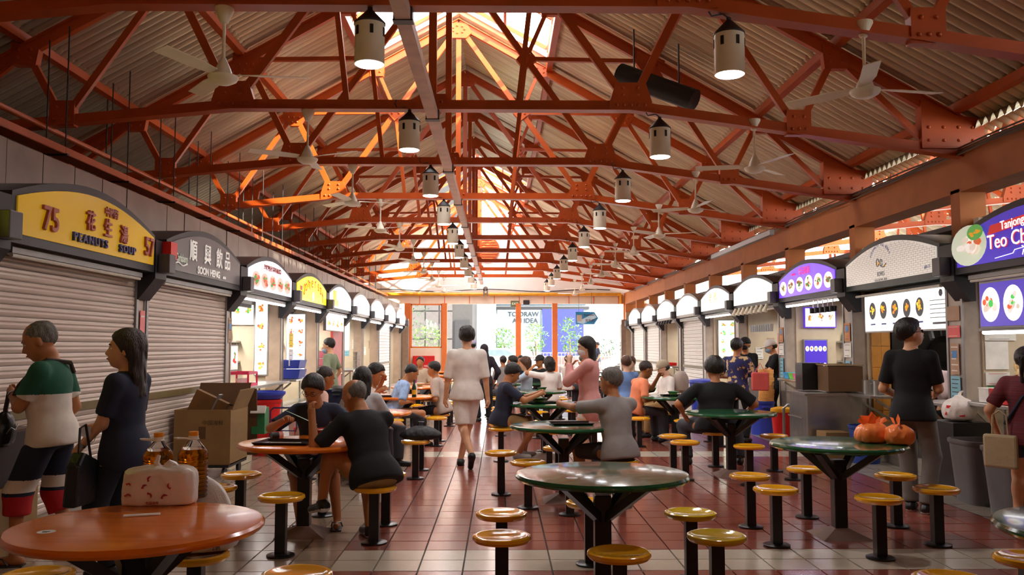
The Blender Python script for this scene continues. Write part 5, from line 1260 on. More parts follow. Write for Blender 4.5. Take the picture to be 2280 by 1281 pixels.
text('中国海鲜', .06, kraft_d, cbx, (.12, -.338, .47), ext=.001); text('FRAGILE', .05, kraft_d, cbx, (-.02, -.338, .12), ext=.001)
MB().box((.0, -.338, .36), (.08, .002, .14)).build('cup_print', kraft_d, cbx)
t = thing('cardboard_box', 'folded cardboard box tucked inside the big open box', 'box', (-3.42, 10.3, .62)); MB().box((0, 0, .14), (.4, .1, .34), rot=Matrix.Rotation(R(25), 3, 'Y')).build('body', mat('kraft_mid', '7a5428', .7), t); MB().box((.08, .0, .16), (.02, .12, .34), rot=Matrix.Rotation(R(25), 3, 'Y')).build('strap', grey_m, t)
t = thing('flat_board', 'brown cardboard sheet leaning against the open box', 'board', (-3.3, 10.85, .2)); MB().box((0, 0, .37), (.62, .012, .82), rot=Matrix.Rotation(R(6), 3, 'X')).build('sheet', kraft_d, t)
t = thing('milk_carton_box', 'white and green box on end beside the big cardboard box', 'box', (-2.98, 10.95, .42)); MB().box((0, 0, .16), (.16, .2, .32)).build('body', mat('green_print', '2a7a4a', .5), t); MB().box((0, -.1, .3), (.18, .02, .1), rot=Matrix.Rotation(R(-30), 3, 'X')).build('flap', pw, t)
t = thing('folding_trolley', 'dark blue folding trolley frame in front of the red tubs', 'trolley', (-2.95, 12.0, 0)); fr_ = mat('navy_tube', '2a2d55', .4)
b = MB(); b.tube([(-.18, 0, .1), (-.18, 0, .62), (-.14, 0, .66), (.14, 0, .66), (.18, 0, .62), (.18, 0, .1)], .012, 6)
for z in (.2, .35, .5): b.cyl((-.18, 0, z), (.18, 0, z), .008, n=6)
b.build('frame', fr_, t, True); MB().cyl((-.2, .05, .06), (-.17, .05, .06), .06, n=14).cyl((.17, .05, .06), (.2, .05, .06), .06, n=14).build('wheel', dark_m, t)
bin_('tub', 'tall red tub under the counter of the third left stall, lower one', 'tub', (-3.25, 12.25, 0), .22, .42, redm, handles=False); bin_('tub', 'red tub stacked on the tall red tub', 'tub', (-3.25, 12.25, .42), .2, .34, redm, handles=False)
bin_('basin', 'blue plastic basin on top of the red tubs', 'basin', (-3.25, 12.25, .77), .24, .1, bluel, handles=False, ribs=False)
bin_('bucket', 'small red bucket on the floor beside the red tubs', 'bucket', (-2.78, 12.6, 0), .16, .34, redm, handles=False)
bin_('bucket', 'white translucent bucket behind the small red bucket', 'bucket', (-2.95, 12.9, .2), .16, .34, pw, handles=False)
bin_('basket', 'green plastic laundry style basket near the second orange table', 'basket', (-2.75, 13.6, 0), .27, .42, mat('green_basket', '2a8a5a', .45), handles=False)
bin_('basin', 'blue basin behind the green basket', 'basin', (-2.85, 14.4, .25), .3, .25, bluel, handles=False, ribs=False)
bin_('bin', 'black lidded bin behind the seated man with glasses', 'bin', (-2.72, 14.9, 0), .3, .78, black_m, lid=black_m, sq=4)
for i in range(2):
    t = local('L', 2, 'dark speaker-like box on the lower counter shelf, %s one' % ('left' if i == 0 else 'right'), 'storage_box', 'box'); MB().box((1.55 + i * .45, .28, .62), (.36, .32, .34)).build('body', dark_m, t); MB().box((1.55 + i * .45, .118, .62), (.3, .004, .28)).build('front', grey_m, t)
t = local('L', 2, 'pink wire basket of cups on the third left counter', 'basket', 'basket'); b = MB(); pk = mat('pink_plastic', 'd82a5a', .4)
for (x, y) in ((.5, .05), (.95, .05), (.5, .35), (.95, .35)): b.cyl((x, y, .92), (x, y, 1.12), .014, n=6)
for z in (.94, 1.11): b.box((.725, .05, z), (.47, .015, .04)).box((.725, .35, z), (.47, .015, .04)).box((.5, .2, z), (.015, .3, .04)).box((.95, .2, z), (.015, .3, .04))
b.box((.725, .2, .935), (.44, .28, .01)); b.build('rack', pk, t)
for i in range(3):
    t = local('L', 2, 'white cup in the pink basket, %s' % ['left', 'middle', 'right'][i], 'cup', 'cup'); MB().lathe([(0, 0), (.04, 0), (.05, .09), (.045, .09), (.037, .01), (0, .01)], 14, (.6 + i * .125, .2, .942)).build('cup_body', pw, t, True)
t = local('L', 2, 'black stacked bowls inside the third left stall window', 'bowl_stack', 'bowls'); MB().lathe([(0, 1.25), (.14, 1.25), (.15, 1.28), (.14, 1.3), (.15, 1.33), (.14, 1.35), (.15, 1.38), (.14, 1.4), (.15, 1.5), (0, 1.5)], 20, (1.2, .9, 0)).build('bowls', black_m, t, True)
MB().span((.35, .75, 1.2), (1.8, 1.15, 1.245)).build('shelf_board', inox, local('L', 2, 'steel shelf inside the third left stall window', 'wall_shelf', 'shelf'))
menu('L', 2, 'small food poster standing behind the pink basket', .55, 1.2, 1.15, 1.5, fm('poster_pale', 'd8dcd0', .3), .42, 2, ('c83a2a', '4f9a3a'), .3)
for i in range(2):
    t = local('L', 3, 'blue plastic crate on the yellow-signed stall counter, %s one' % ['lower', 'upper'][i], 'crate', 'crate'); b = MB(); z = .93 + i * .17
    b.add([(.45, -.0, z), (.95, -.0, z), (.95, .4, z), (.45, .4, z), (.42, -.03, z + .15), (.98, -.03, z + .15), (.98, .43, z + .15), (.42, .43, z + .15)], [(0, 3, 2, 1), (0, 1, 5, 4), (1, 2, 6, 5), (2, 3, 7, 6), (3, 0, 4, 7)]); b.build('body', bluel, t)
notice('L', -3.72, YL[5] + .5, 1.6, .3, .25, mat('paper_yellow', 'f0c81a', .6), 'yellow notice hanging in the yellow-signed stall', 3)
notice('L', -3.72, YL[5] + .5, 1.3, .3, .3, pw, 'white notice below the yellow notice', 4)
# red-walled fifth left stall
t = local('L', 4, 'red painted wall panel of the fifth left stall', 'wall_panel', 'panel'); MB().span((1.7, .2, 0), (2.8, .26, 1.85)).build('panel', mat('red_wall', 'c8504a', .5), t)
for i in range(3):
    t = thing('food_tub', '%s pink food tub on the counter behind the man in olive' % ['lower', 'middle', 'upper'][i], 'tub', (-3.85, 18.62, .925 + i * .162)); MB().box((0, 0, .075), (.5 - .06 * i, .6 - .1 * i, .15)).build('tub', mat('pink_tub', 'e88aa0', .35), t, bevel=.02); MB().box((0, 0, .152), (.52 - .06 * i, .62 - .1 * i, .015)).build('lid', pw, t)
box_thing('cardboard_box', 'small cardboard box by the pink tubs', 'box', (-4.0, 19.2, .925), (-3.62, 19.5, 1.2), kraft)
b = MB(); t = local('L', 5, 'rack of hanging steel cups at the sixth left stall', 'cup_rack', 'rack'); 
for i in range(4):
    for j in range(4): b.lathe([(0, 0), (.05, 0), (.06, .1), (0, .1)], 10, (1.2 + i * .14, .1, .922 + j * .11))
b.build('cups', inox, t, True)
# cartons at left foreground behind P1
t = box_thing('storage_box', 'dark brown crate at the left edge behind the old man', 'crate', (-3.76, 5.95, .502), (-3.50, 6.7, .88), mat('dark_crate', '2a1a14', .6)); MB().box((0, 0, .385), (.27, .76, .02)).build('rim', mat('crate_rim', '5a3a2a', .5), t)
t = box_thing('cardboard_box', 'printed cardboard box under the dark crate at the left edge', 'box', (-3.76, 5.95, .0), (-3.48, 6.7, .50), kraft); text('△ CHO', .1, kraft_d, t, (.2, -.1, .2), rot=(R(90), 0, R(90)), ext=.001) if 0 else None

# ---- shelves with jars on the back walls of the open stalls ----
NM = ['first', 'second', 'third', 'fourth', 'fifth', 'sixth', 'seventh', 'eighth', 'ninth']
jar_cols = ['c8503a', 'e0d8c0', '8a5a2a', '3f8a5a', 'd8a83a', 'b8b8b8']
for side, k in (('R', 1), ('R', 2), ('R', 3), ('R', 4), ('L', 2), ('L', 3), ('L', 4), ('L', 5), ('L', 6)):
    nm = '%s %s-hand stall' % (NM[k], 'left' if side == 'L' else 'right'); yp = PART(side, k) - .005
    xa, xb = (5.9, 6.9) if side == 'R' else (-5.5, -4.45)
    if (side, k) == ('R', 1): continue
    for j, z in enumerate((1.22, 1.56)):
        t = thing('wall_shelf', '%s steel wall shelf inside the %s' % (('lower', 'upper')[j], nm), 'shelf', (0, yp, 0)); MB().span((xa, -.25, z), (xb, 0, z + .03)).build('board', inox, t)
        for x in (xa + .06, xb - .06): MB().span((x, -.12, z - .1), (x + .02, 0, z)).build('shelf_bracket', grey_m, t)
        for i in range(5):
            rr = random.uniform(.045, .08); hh = random.uniform(.12, .24); x = xa + .12 + i * (xb - xa - .2) / 4.6
            c_ = jar_cols[(i * 2 + j + k) % 6]; q = thing('storage_jar', '%s jar, %s from left on the %s wall shelf, %s' % ({'c8503a': 'red', 'e0d8c0': 'cream', '8a5a2a': 'brown', '3f8a5a': 'green', 'd8a83a': 'ochre', 'b8b8b8': 'grey'}[c_], NM[i], ('lower', 'upper')[j], nm), 'jar', (x, yp - .13, z + .031), 0, 'storage jars on stall shelves')
            MB().lathe([(0, 0), (rr, 0), (rr, hh * .8), (rr * .7, hh * .88), (0, hh * .88)], 14).build('jar_body', mat('jar_' + c_, c_, .3), q, True); MB().lathe([(0, hh * .88), (rr * .75, hh * .88), (rr * .75, hh), (0, hh)], 12).build('lid', pw, q, True)
    for i in range(2):
        notice('P', (5.42 if side == 'R' else -4.2) + i * .24, yp, 1.35 + .2 * i, .16, .24, (pw, ptan, pblue)[(i + k) % 3], '%s sheet pinned on the side wall of the %s' % (('lower left', 'upper right')[i], nm), 4) if (side, k) not in (('R', 2), ('L', 2), ('L', 3), ('R', 4)) else None
# ---------------- the people ----------------
def Lc(loc, face, p):                         # world point -> person's local frame
    a = -R(face); x, y = p[0] - loc[0], p[1] - loc[1]
    return (x * math.cos(a) - y * math.sin(a), x * math.sin(a) + y * math.cos(a), p[2] - loc[2])
navy = cloth('navy', '20263c'); blackc = cloth('black', '0f1014'); greenc = cloth('green', '1f5a44'); creamc = cloth('cream', 'e2d8cc'); whitec = cloth('white', 'e9e2da'); greyc = cloth('grey', '9a9694')
redc = cloth('red', 'b81f24'); pinkc = cloth('pink', 'e0a09a'); khaki = cloth('khaki', '9a7a4c'); charcoal = cloth('charcoal', '3a3a40'); greyt = cloth('greytrouser', '6e6862'); bluec = cloth('blue', '7a9acc')
coral = cloth('coral', 'e8875e'); olivec = cloth('olive', '7a8468'); maroon = cloth('maroon', '6a2630'); denim = cloth('denim', '3a4456'); maskw = mat('mask_white', 'e8e6e4', .8); maskb = mat('mask_blue', '8fb0cc', .8); maskk = mat('mask_black', '16161a', .8)
steel = mat('watch_steel', 'a8a8a8', .25, .9)
# 1 old man in green and white, far left
l = (-3.16, 6.25, 0); f = 92
p = person('older man in green and white T-shirt holding his bag strap, far left', l, f, 'stand', 1.67, .0115, 'tan', 'grey', 'crop', greenc, creamc, .72, navy, 1.36, bands=lambda c: 1 if c[2] < 1.165 else 0,
           pbands=([creamc, redc], lambda c, pel: 0 if c[2] > .585 else 1 if c[2] > .50 else 0 if c[2] > .475 else 2), hl=(.02, .30, 1.165), elbl=(-.8, -.5, -.6), hr=(.2, .1, .86), hyaw=12, hpitch=22, lean=4, bigh=1.16, wide=1.12, fat=.22,
           fl=(-.14, .16, .08), fr=(.12, -.12, .08), sandals=True, shoe=dark_m, curl=1.0, palml=(.6, -.6, .1), hem=.02)
watch(p, -1, steel)
T_ = p['T']
MB().tube([T_(.14, -.10, .40), T_(.05, -.12, .47), T_(-.09, -.02, .50), T_(-.155, .06, .42), T_(-.13, .16, .33), T_(-.05, .24, .25), V3(.0, .31, 1.17), V3(.0, .33, 1.05), V3(.02, .32, .95)], [.016] * 9, 6).build('bag_strap', mat('strap_brown', '33261f', .7), p['t'], True)
sb = thing('shoulder_bag', 'black leather shoulder bag hanging in front of the older man', 'bag', (l[0] - .34, l[1] + .0, .79), R(92)); lumpy('bag_body', [(.05, 0), (.085, .02), (.10, .09), (.09, .18), (.06, .23), (.02, .25)], mat('black_leather', '121316', .3, 0, .1, 10, .2), sb, 32, .06, 4, 1.0, .7)
MB().tube([(-.07, -.05, .1), (-.05, -.072, .14), (0, -.075, .12), (.05, -.07, .16)], .004, 5).build('zip', steel, sb)
# 2 woman in navy
l = (-2.50, 5.9, 0); f = 84
p = person('woman with long brown hair in navy T-shirt holding a mask, at left', l, f, 'stand', 1.585, .0115, 'light', 'dark', 'long', navy, None, .8, cloth('navy2', '161a2b'), 2.0, hl=(-.12, .24, .84), elbl=(-.2, -1, -.3), hr=(.14, .26, .95), palml=(.3, 0, -1), hyaw=20, hpitch=-2, bigh=1.16, wide=1.05, fat=.15, hem=-.06, shoe=black_m)
watch(p, -1, steel)
mk = thing('face_mask', 'white face mask dangling from the forearm of the woman in navy', 'mask', (-2.67, 5.70, .93), R(80)); MB().add([(-.06, 0, 0), (0, -.012, -.02), (.07, 0, .01), (.075, .0, .05), (0, -.015, .055), (-.065, 0, .035), (0, .02, .01), (0, .02, .05)], [(0, 1, 4, 5), (1, 2, 3, 4), (0, 6, 7, 5), (6, 2, 3, 7)]).tube([(.06, 0, .03), (.11, .0, -.01), (.12, .02, -.05), (.08, .03, -.08)], .003, 4).build('mask_sheet', maskw, mk)
hb = thing('handbag', 'black handbag hanging by the woman in navy', 'bag', (l[0] - .14, l[1] - .30, .5), R(84)); b = MB(); b.prism([(-.13, 0), (.12, 0), (.15, .26), (-.04, .34), (-.1, .26)], (-.04, .05), lambda u, v, w_: (u, w_, v)); b.build('bag_body', mat('black_leather', '121316', .3, 0, .1, 10, .2), hb, bevel=.02)
MB().tube([(-.04, 0, .33), (0, .02, .48), (.06, .02, .5), (.1, 0, .27)], .008, 6).build('strap', black_m, hb, True)
# 3 bald man, back
tl = TABLES[('left', 1)]
l = (tl[0] + .61, tl[1] - .34, 0); f = 38
p = person('balding man in black T-shirt seated with his back to the camera at the orange table', l, f, 'sit', 1.72, .0125, 'tan', 'grey', 'balding', blackc, None, .85, khaki, .9, lean=26, hr=Lc(l, f, (tl[0] + .40, tl[1] + .03, 1.0)), hl=Lc(l, f, (tl[0] + .12, tl[1] - .33, .96)), elbl=(-.5, .1, -1), elbr=(.4, .2, -1), hyaw=20, hpitch=18,
           fl=Lc(l, f, (-1.35, 6.72, .33)), fr=Lc(l, f, (-1.03, 7.0, .08)), shoe=black_m, sole=True, wide=1.08, fat=.12, bigh=1.05)
# 4 man with glasses
l = (tl[0] - .04, tl[1] + .72, 0); f = 178
p = person('man with glasses eating noodles, facing the camera at the second orange table', l, f, 'sit', 1.68, .0125, 'tan', 'black', 'thick', navy, None, .85, charcoal, .9, lean=15, hr=Lc(l, f, (tl[0] - .24, tl[1] + .30, .88)), hl=Lc(l, f, (tl[0] + .22, tl[1] + .36, .82)), elbl=(-.8, 0, -.5), elbr=(.8, 0, -.5), hpitch=20, hyaw=-8, sandals=True, shoe=dark_m,
           fl=Lc(l, f, (-1.35, 7.35, .08)), fr=Lc(l, f, (-1.62, 7.2, .08)), palmr=(0, .3, -1))
glasses(p, dark_m)
# bowl, chopsticks, tray, things on second orange table
bw = thing('noodle_bowl', 'red bowl of noodles in front of the man with glasses', 'bowl', (tl[0] + .12, tl[1] + .16, .733)); MB().lathe([(0, 0), (.05, 0), (.055, .012), (.095, .05), (.115, .085), (.108, .085), (.088, .05), (.04, .02), (0, .02)], 32).build('bowl_body', mat('red_melamine', 'b0241c', .25), bw, True)
b = MB(); random.seed(3)
for i in range(16): a = random.uniform(0, 6.28); r_ = random.uniform(.01, .07); b.tube([(r_ * math.cos(a + t) * (1 + .2 * t), r_ * math.sin(a + t), .07 + .008 * math.sin(3 * t + i)) for t in (0, .5, 1, 1.5, 2)], .0035, 5)
b.build('noodles', mat('noodle', 'e8dcc0', .5), bw, True); MB().lathe([(0, .06), (.092, .06)], 24).build('soup', mat('soup_brown', '7a3a18', .1), bw)
cs = thing('chopsticks', 'green chopsticks held over the red bowl', 'chopsticks', (tl[0] - .10, tl[1] + .15, .94)); MB().cyl((-.1, 0, .03), (.16, -.01, -.085), .003, n=6).cyl((-.1, .012, .028), (.16, .008, -.085), .003, n=6).build('sticks', mat('jade_plastic', '7ab88a', .3), cs)
ty = thing('serving_tray', 'dark brown serving tray on the second orange table', 'tray', (tl[0] - .12, tl[1] - .12, .733), R(-8)); b = MB(); w_, d_ = .21, .15
b.add([(-w_, -d_, 0), (w_, -d_, 0), (w_, d_, 0), (-w_, d_, 0), (-w_ - .015, -d_ - .015, .018), (w_ + .015, -d_ - .015, .018), (w_ + .015, d_ + .015, .018), (-w_ - .015, d_ + .015, .018)], [(0, 1, 2, 3), (0, 1, 5, 4), (1, 2, 6, 5), (2, 3, 7, 6), (3, 0, 4, 7)]); b.build('tray_body', mat('tray_brown', '24191a', .25), ty)
MB().box((.0, -.02, .006), (.24, .02, .004), rz=.1).build('chopstick_sleeve', pw, ty)
bt = thing('pepper_shaker', 'small dark bottle with a pale lid lying on the second orange table', 'bottle', (tl[0] - .28, tl[1] + .17, .733), .6); MB().cyl((-.04, 0, .03), (.02, 0, .03), .03, n=16).build('body', black_m, bt, True); MB().cyl((.02, 0, .03), (.055, 0, .03), .03, n=16).build('lid', pinkc, bt, True)
# 5 walking man in white
l = (-.42, 11.0, 0); f = 4
p = person('young man in white T-shirt and shorts walking away down the aisle', l, f, 'stand', 1.75, .013, 'light', 'black', 'thick', whitec, None, .98, whitec, .92, fl=(.05, -.34, .19), fr=(-.07, .12, .08), hl=(-.27, .06, .80), hr=(.27, .0, .80), shoe=black_m, wide=1.05, hem=.0, bigh=1.02)
# 6 navy man seated middle
tm = TABLES[('middle', 2)]
l = (tm[0] - .61, tm[1] - .1, 0); f = -80
p = person('man in navy T-shirt seated sideways at the middle row, looking down', l, f, 'sit', 1.70, .014, 'tan', 'black', 'thick', navy, None, .8, khaki, .8, lean=10, hl=Lc(l, f, (tm[0] - .12, tm[1] + .05, .86)), hr=Lc(l, f, (tm[0] - .1, tm[1] - .22, .86)), hpitch=24, fl=(-.15, .35, .08), fr=(.1, .22, .08), shoe=cloth('shoegrey', 'a8a49e'))
# 7 masked woman in pink
l = (1.02, 10.0, 0); f = 72
p = person('woman in pink jacket and white mask standing between green tables', l, f, 'stand', 1.62, .014, 'fair', 'black', 'long', pinkc, None, 2, whitec, .55, hl=(-.05, .22, 1.32), hr=(.1, .2, 1.12), elbl=(-.4, .2, -1), hpitch=12, hyaw=20, hem=-.16, curl=.9, shoe=pinkc)
mask(p, maskw)
# 8 grey T-shirt man
tm = TABLES[('middle', 1)]
l = (tm[0] + .50, tm[1] - .34, 0); f = 30
p = person('grey-haired man in grey T-shirt seated with his back turned at the green table', l, f, 'sit', 1.70, .0125, 'tan', 'grey', 'short', greyc, None, .85, charcoal, .95, lean=10, hl=Lc(l, f, (tm[0] - .02, tm[1] + .02, .93)), hr=Lc(l, f, (tm[0] + .22, tm[1] + .12, .9)), elbl=(-1, .2, -.4), hyaw=30, wide=1.02, bigh=1.05)
# 9 big man in black
tr_ = TABLES[('right', 2)]
l = (tr_[0] + .03, tr_[1] + .76, 0); f = 0
p = person('heavyset man in black T-shirt seated with his back to the camera at right', l, f, 'sit', 1.76, .0145, 'tan', 'black', 'thick', blackc, None, .9, charcoal, 2.0, lean=6, hl=(-.36, .16, .60), hr=(.36, .16, .60), elbl=(-1, -.4, -.2), elbr=(1, -.4, -.2), wide=1.42, fat=.7, fl=(-.33, .2, .08), fr=(.33, .2, .08), bigh=1.2, hpitch=8, knee_in=-.2)
# 10 man in black shirt standing, right
l = (3.76, 7.95, 0); f = -44
p = person('man in black T-shirt and grey trousers standing at the egg bowl stall', l, f, 'stand', 1.755, .012, 'light', 'black', 'thick', blackc, None, .8, greyt, 2.0, hl=(-.2, .24, 1.02), hr=(.1, .32, 1.06), elbr=(.6, -1, -.4), elbl=(-.5, -1, -.4), hyaw=-50, hpitch=-10, fl=(-.06, .06, .08), fr=(.10, .0, .08), sole=True, wide=.98)
glasses(p, dark_m, mat('dark_lens', '0a0a0c', .05))
# 11 woman maroon, right edge
l = (4.27, 7.05, 0); f = -50
p = person('woman in a striped maroon top with a tote bag, right edge', l, f, 'stand', 1.50, .0135, 'light', 'black', 'tail', mat('maroon_stripe', '6a2630', .85, 0, .35, 30, .1, stretch=(.1, .1, 6)), None, .8, denim, .5, hl=(-.24, .02, .78), hr=(.2, .25, .95), fat=.15, hyaw=5)
tbg = thing('tote_bag', 'beige canvas tote bag hanging from the arm of the woman in maroon', 'bag', (l[0] - .22, l[1] + .02, .52), R(-50)); MB().box((0, 0, .13), (.26, .05, .27)).build('bag_body', mat('canvas', 'b8a684', .8, 0, .06, 20, .1), tbg, bevel=.02)
MB().tube([(-.06, 0, .26), (-.05, 0, .42), (.0, 0, .46), (.05, 0, .42), (.06, 0, .26)], .008, 5).build('strap', mat('canvas', 'b8a684'), tbg)
MB().tube([p['T'](.14, -.06, .48), p['T'](0, -.125, .3), p['T'](-.16, -.1, .05)], .014, 6).build('cross_strap', navy, p['t'], True)
# 12 floral shirt, 13 masked man, 14 cook
def floral():
    m = mat('floral', '2a2a5e', .85, 0, .3, 6); n = m.node_tree.nodes; l_ = m.node_tree.links; v = n.new('ShaderNodeTexNoise'); v.inputs['Scale'].default_value = 14; r_ = n.new('ShaderNodeValToRGB'); tc = n.new('ShaderNodeTexCoord')
    l_.new(tc.outputs['Object'], v.inputs[0]); l_.new(v.outputs[0], r_.inputs[0]); r_.color_ramp.interpolation = 'CONSTANT'; e = r_.color_ramp.elements; e[0].color = (*hexc('2a2a5e'), 1); e[1].position = .56; e[1].color = (*hexc('c8a878'), 1); x = e.new(.52); x.color = (*hexc('6a4a3a'), 1)
    l_.new(r_.outputs[0], n['Principled BSDF'].inputs['Base Color']); return m
l = (3.72, 13.7, 0); p = person('short-haired person in a dark blue floral shirt at the stalls', l, -40, 'stand', 1.60, .016, 'tan', 'black', 'short', floral(), None, .95, blackc, 2.0, hem=-.1, hl=(-.2, .2, 1.0), hr=(.2, .25, 1.0), fat=.2, wide=1.1, bigh=1.15)
t = thing('handbag', 'coral pink bag carried by the person in the floral shirt', 'bag', (3.98, 13.35, .82), R(-10)); MB().box((0, 0, .14), (.26, .08, .28)).build('bag_body', mat('coral_bag', 'e0605a', .4), t, bevel=.02); MB().tube([(-.08, 0, .27), (0, 0, .42), (.08, 0, .27)], .008, 5).build('strap', mat('coral_bag', 'e0605a'), t)
l = (4.22, 14.75 + .7, 0); l = (4.62, 16.4, 0); p = person('man in black cap, black mask and black T-shirt facing the camera', l, 150, 'stand', 1.64, .016, 'tan', mat('black_cap', '1a1618', .8), 'cap', blackc, None, .8, blackc, 2.0, hl=(-.05, .25, 1.02), hr=(.1, .25, 1.0), hyaw=-10, bigh=1.15); mask(p, maskk)
l = (4.98, 14.05, 0); l = (5.12, 16.12, 0); p = person('cook in white hat, mask and black T-shirt reaching over the counter', l, 82, 'stand', 1.62, .016, 'light', mat('white_cap', 'e4e0da', .8), 'cap', blackc, None, .8, blackc, 2.0, hl=(-.1, .38, .98), hr=(.1, .38, 1.0), lean=6, bigh=1.12, hpitch=15); mask(p, maskb)
# 15 olive shirt man left
l = (-3.05, 15.7, 0); p = person('man in olive T-shirt with a blue mask under his chin at the left stalls', l, 78, 'stand', 1.63, .016, 'light', 'black', 'short', olivec, None, .8, charcoal, 2.0, hl=(-.2, .1, .9), hpitch=6, bigh=1.1); mask(p, maskb, .035)
# 16.. people at left tables
t3 = TABLES[('left', 2)]; t4 = TABLES[('left', 3)]
l = (t3[0] + .05, t3[1] - .72, 0); person('woman with long black hair in a grey top, seated behind the bald man', l, 2, 'sit', 1.6, .016, 'light', 'black', 'long', cloth('silver', 'b8b6b8'), None, .9, charcoal, 2.0, hl=(-.15, .35, .8), hr=(.15, .35, .8), lean=8, bigh=1.12)
l = (t3[0] - .58, t3[1] - .34, 0); p = person('balding man in a pale pink shirt seated behind the man with glasses', l, -60, 'sit', 1.66, .017, 'brown', 'dark', 'crop', cloth('palepink', 'd8b0a0'), None, .9, charcoal, 2.0, lean=12, hpitch=15, bigh=1.1)
l = (t3[0] - .15, t3[1] + .72, 0); person('man in white T-shirt eating with his hand to his mouth at the third orange table', l, -110, 'sit', 1.68, .017, 'tan', 'black', 'short', whitec, None, .8, charcoal, 2.0, hl=Lc(l, -110, (t3[0] + .12, t3[1] + .45, 1.08)), hr=Lc(l, -110, (t3[0] + .1, t3[1] + .3, .95)), lean=14, hpitch=10, bigh=1.12)
l = (t4[0] - .05, t4[1] + .3 - .66, 0); person('man in a pale blue patterned shirt leaning over the fourth orange table', l, -70, 'sit', 1.66, .018, 'tan', 'black', 'crop', mat('blue_pattern', '9ab4dc', .8, 0, .3, 18), None, .9, charcoal, 2.0, lean=24, hpitch=20, bigh=1.12)
l = (t4[0] + .66, t4[1] + .3, 0); person('person in a beige top and black trousers half hidden by the walking man', l, 82, 'sit', 1.66, .018, 'tan', 'black', 'short', cloth('beige', 'b8a698'), None, .9, blackc, 2.0, lean=14)
# right of the middle row
a1 = TABLES[('right', 3)]
l = (a1[0] - .60, a1[1] + .2, 0); person('balding man in a coral T-shirt seated at the third green table of the right row', l, -75, 'sit', 1.66, .017, 'brown', 'dark', 'crop', coral, None, .85, charcoal, 2.0, lean=16, hl=Lc(l, -75, (a1[0] - .2, a1[1] + .3, 1.02)), hpitch=15, bigh=1.15)
a2 = TABLES[('right', 4)]
l = (a2[0] - .35, a2[1] - .5, 0); person('man in a blue shirt seated beyond the coral T-shirt', l, 10, 'sit', 1.72, .018, 'fair', 'brown', 'short', cloth('midblue', '6a8cc0'), None, .9, charcoal, 2.0, bigh=1.1)
l = (a1[0] + .10, a1[1] + 1.2, 0); p = person('woman in a beige cap and white shirt looking down at her phone', l, 105, 'sit', 1.62, .018, 'fair', mat('beige_cap', 'a89880', .8), 'cap', whitec, None, 1.5, khaki, 2.0, hpitch=22, bigh=1.12)
t = thing('backpack', 'grey-beige backpack worn behind the woman in the beige cap', 'bag', (l[0] + .22, l[1] - .1, .72)); lumpy('pack_body', [(.08, 0), (.13, .03), (.14, .2), (.11, .33), (.04, .37)], mat('pack_taupe', 'a8988c', .7), t, 24, .04, 2)
l = (a2[0] - .1, a2[1] + .6, 0); person('brown-haired person seated far right beyond the blue shirt', l, 150, 'sit', 1.66, .02, 'fair', 'brown', 'short', cloth('sage', '6a6a4a'), None, .9, charcoal, 2.0, bigh=1.1)
# far middle crowd
m4 = TABLES[('middle', 3)]; m5 = TABLES[('middle', 4)]; m6 = TABLES[('middle', 5)]
l = (m5[0] - .1, m5[1] - 1.2, 0); person('brown-haired woman in a pale blue-grey top facing left in the far middle', l, 78, 'sit', 1.64, .02, 'light', 'brown', 'bob', cloth('bluegrey', 'a8bccc'), None, 1.3, charcoal, 2.0, hl=(-.1, .3, .98), hpitch=10, bigh=1.15)
l = (m5[0] + .32, m5[1] - 1.55, 0); person('woman in a white T-shirt seen from behind with black hair, far middle', l, 25, 'sit', 1.64, .02, 'tan', 'black', 'bob', whitec, None, .9, charcoal, 2.0, hl=(-.25, .2, 1.1), fat=.2, wide=1.1, bigh=1.15)
l = (m5[0] + .25, m5[1] + .74, 0); person('man in black T-shirt and black cap, far middle', l, 140, 'sit', 1.68, .022, 'tan', mat('black_cap', '1a1618', .8), 'cap', blackc, None, .9, charcoal, 2.0, bigh=1.1)
l = (m5[0] - .35, m5[1] + .5, 0); person('person in white with short black hair behind the woman in blue-grey', l, 80, 'sit', 1.66, .022, 'tan', 'black', 'short', whitec, None, .9, charcoal, 2.0, bigh=1.1)
l = (m6[0] - .55, m6[1] - .5, 0); person('person with black hair and grey top, farthest left of the middle crowd', l, 20, 'sit', 1.64, .022, 'tan', 'black', 'short', greyc, None, .9, charcoal, 2.0)
l = (m6[0] - .1, m6[1] + .6, 0); person('person with black hair and navy top seated at the sixth green table', l, 170, 'sit', 1.64, .022, 'tan', 'black', 'short', navy, None, .9, charcoal, 2.0)
l = (-.52 + .2, 17.5, 0); person('person in black headscarf and dark clothes walking behind the man in white', l, 20, 'stand', 1.55, .02, 'tan', mat('dark_scarf', '2e2430', .8), 'hijab', cloth('plum', '2a222c'), None, 2, blackc, 2.0, skirt=True)
l = (-.62, 19.5, 0); person('person in a grey cap standing far behind the man in white', l, 10, 'stand', 1.66, .022, 'tan', mat('lilac_cap', 'a8a4bc', .8), 'cap', cloth('lilacgrey', '8a8a9a'), None, .9, charcoal, 2.0)
l = (1.62, 21.2, 0); person('man in white T-shirt lifting food to his mouth in the far right centre', l, -70, 'sit', 1.7, .022, 'tan', 'brown', 'crop', whitec, None, .9, charcoal, 2.0, hl=(-.08, .25, 1.12), hr=(.1, .3, 1.05), hpitch=14)
l = (2.1, 22.2, 0); person('man in grey top beside the white T-shirt, far right centre', l, -100, 'sit', 1.7, .024, 'tan', 'grey', 'crop', cloth('ash', '8a8884'), None, .9, charcoal, 2.0)
l = (2.25, 21.4, 0); person('man in black T-shirt facing left, far right centre', l, 80, 'sit', 1.7, .024, 'tan', 'black', 'short', blackc, None, .9, charcoal, 2.0)
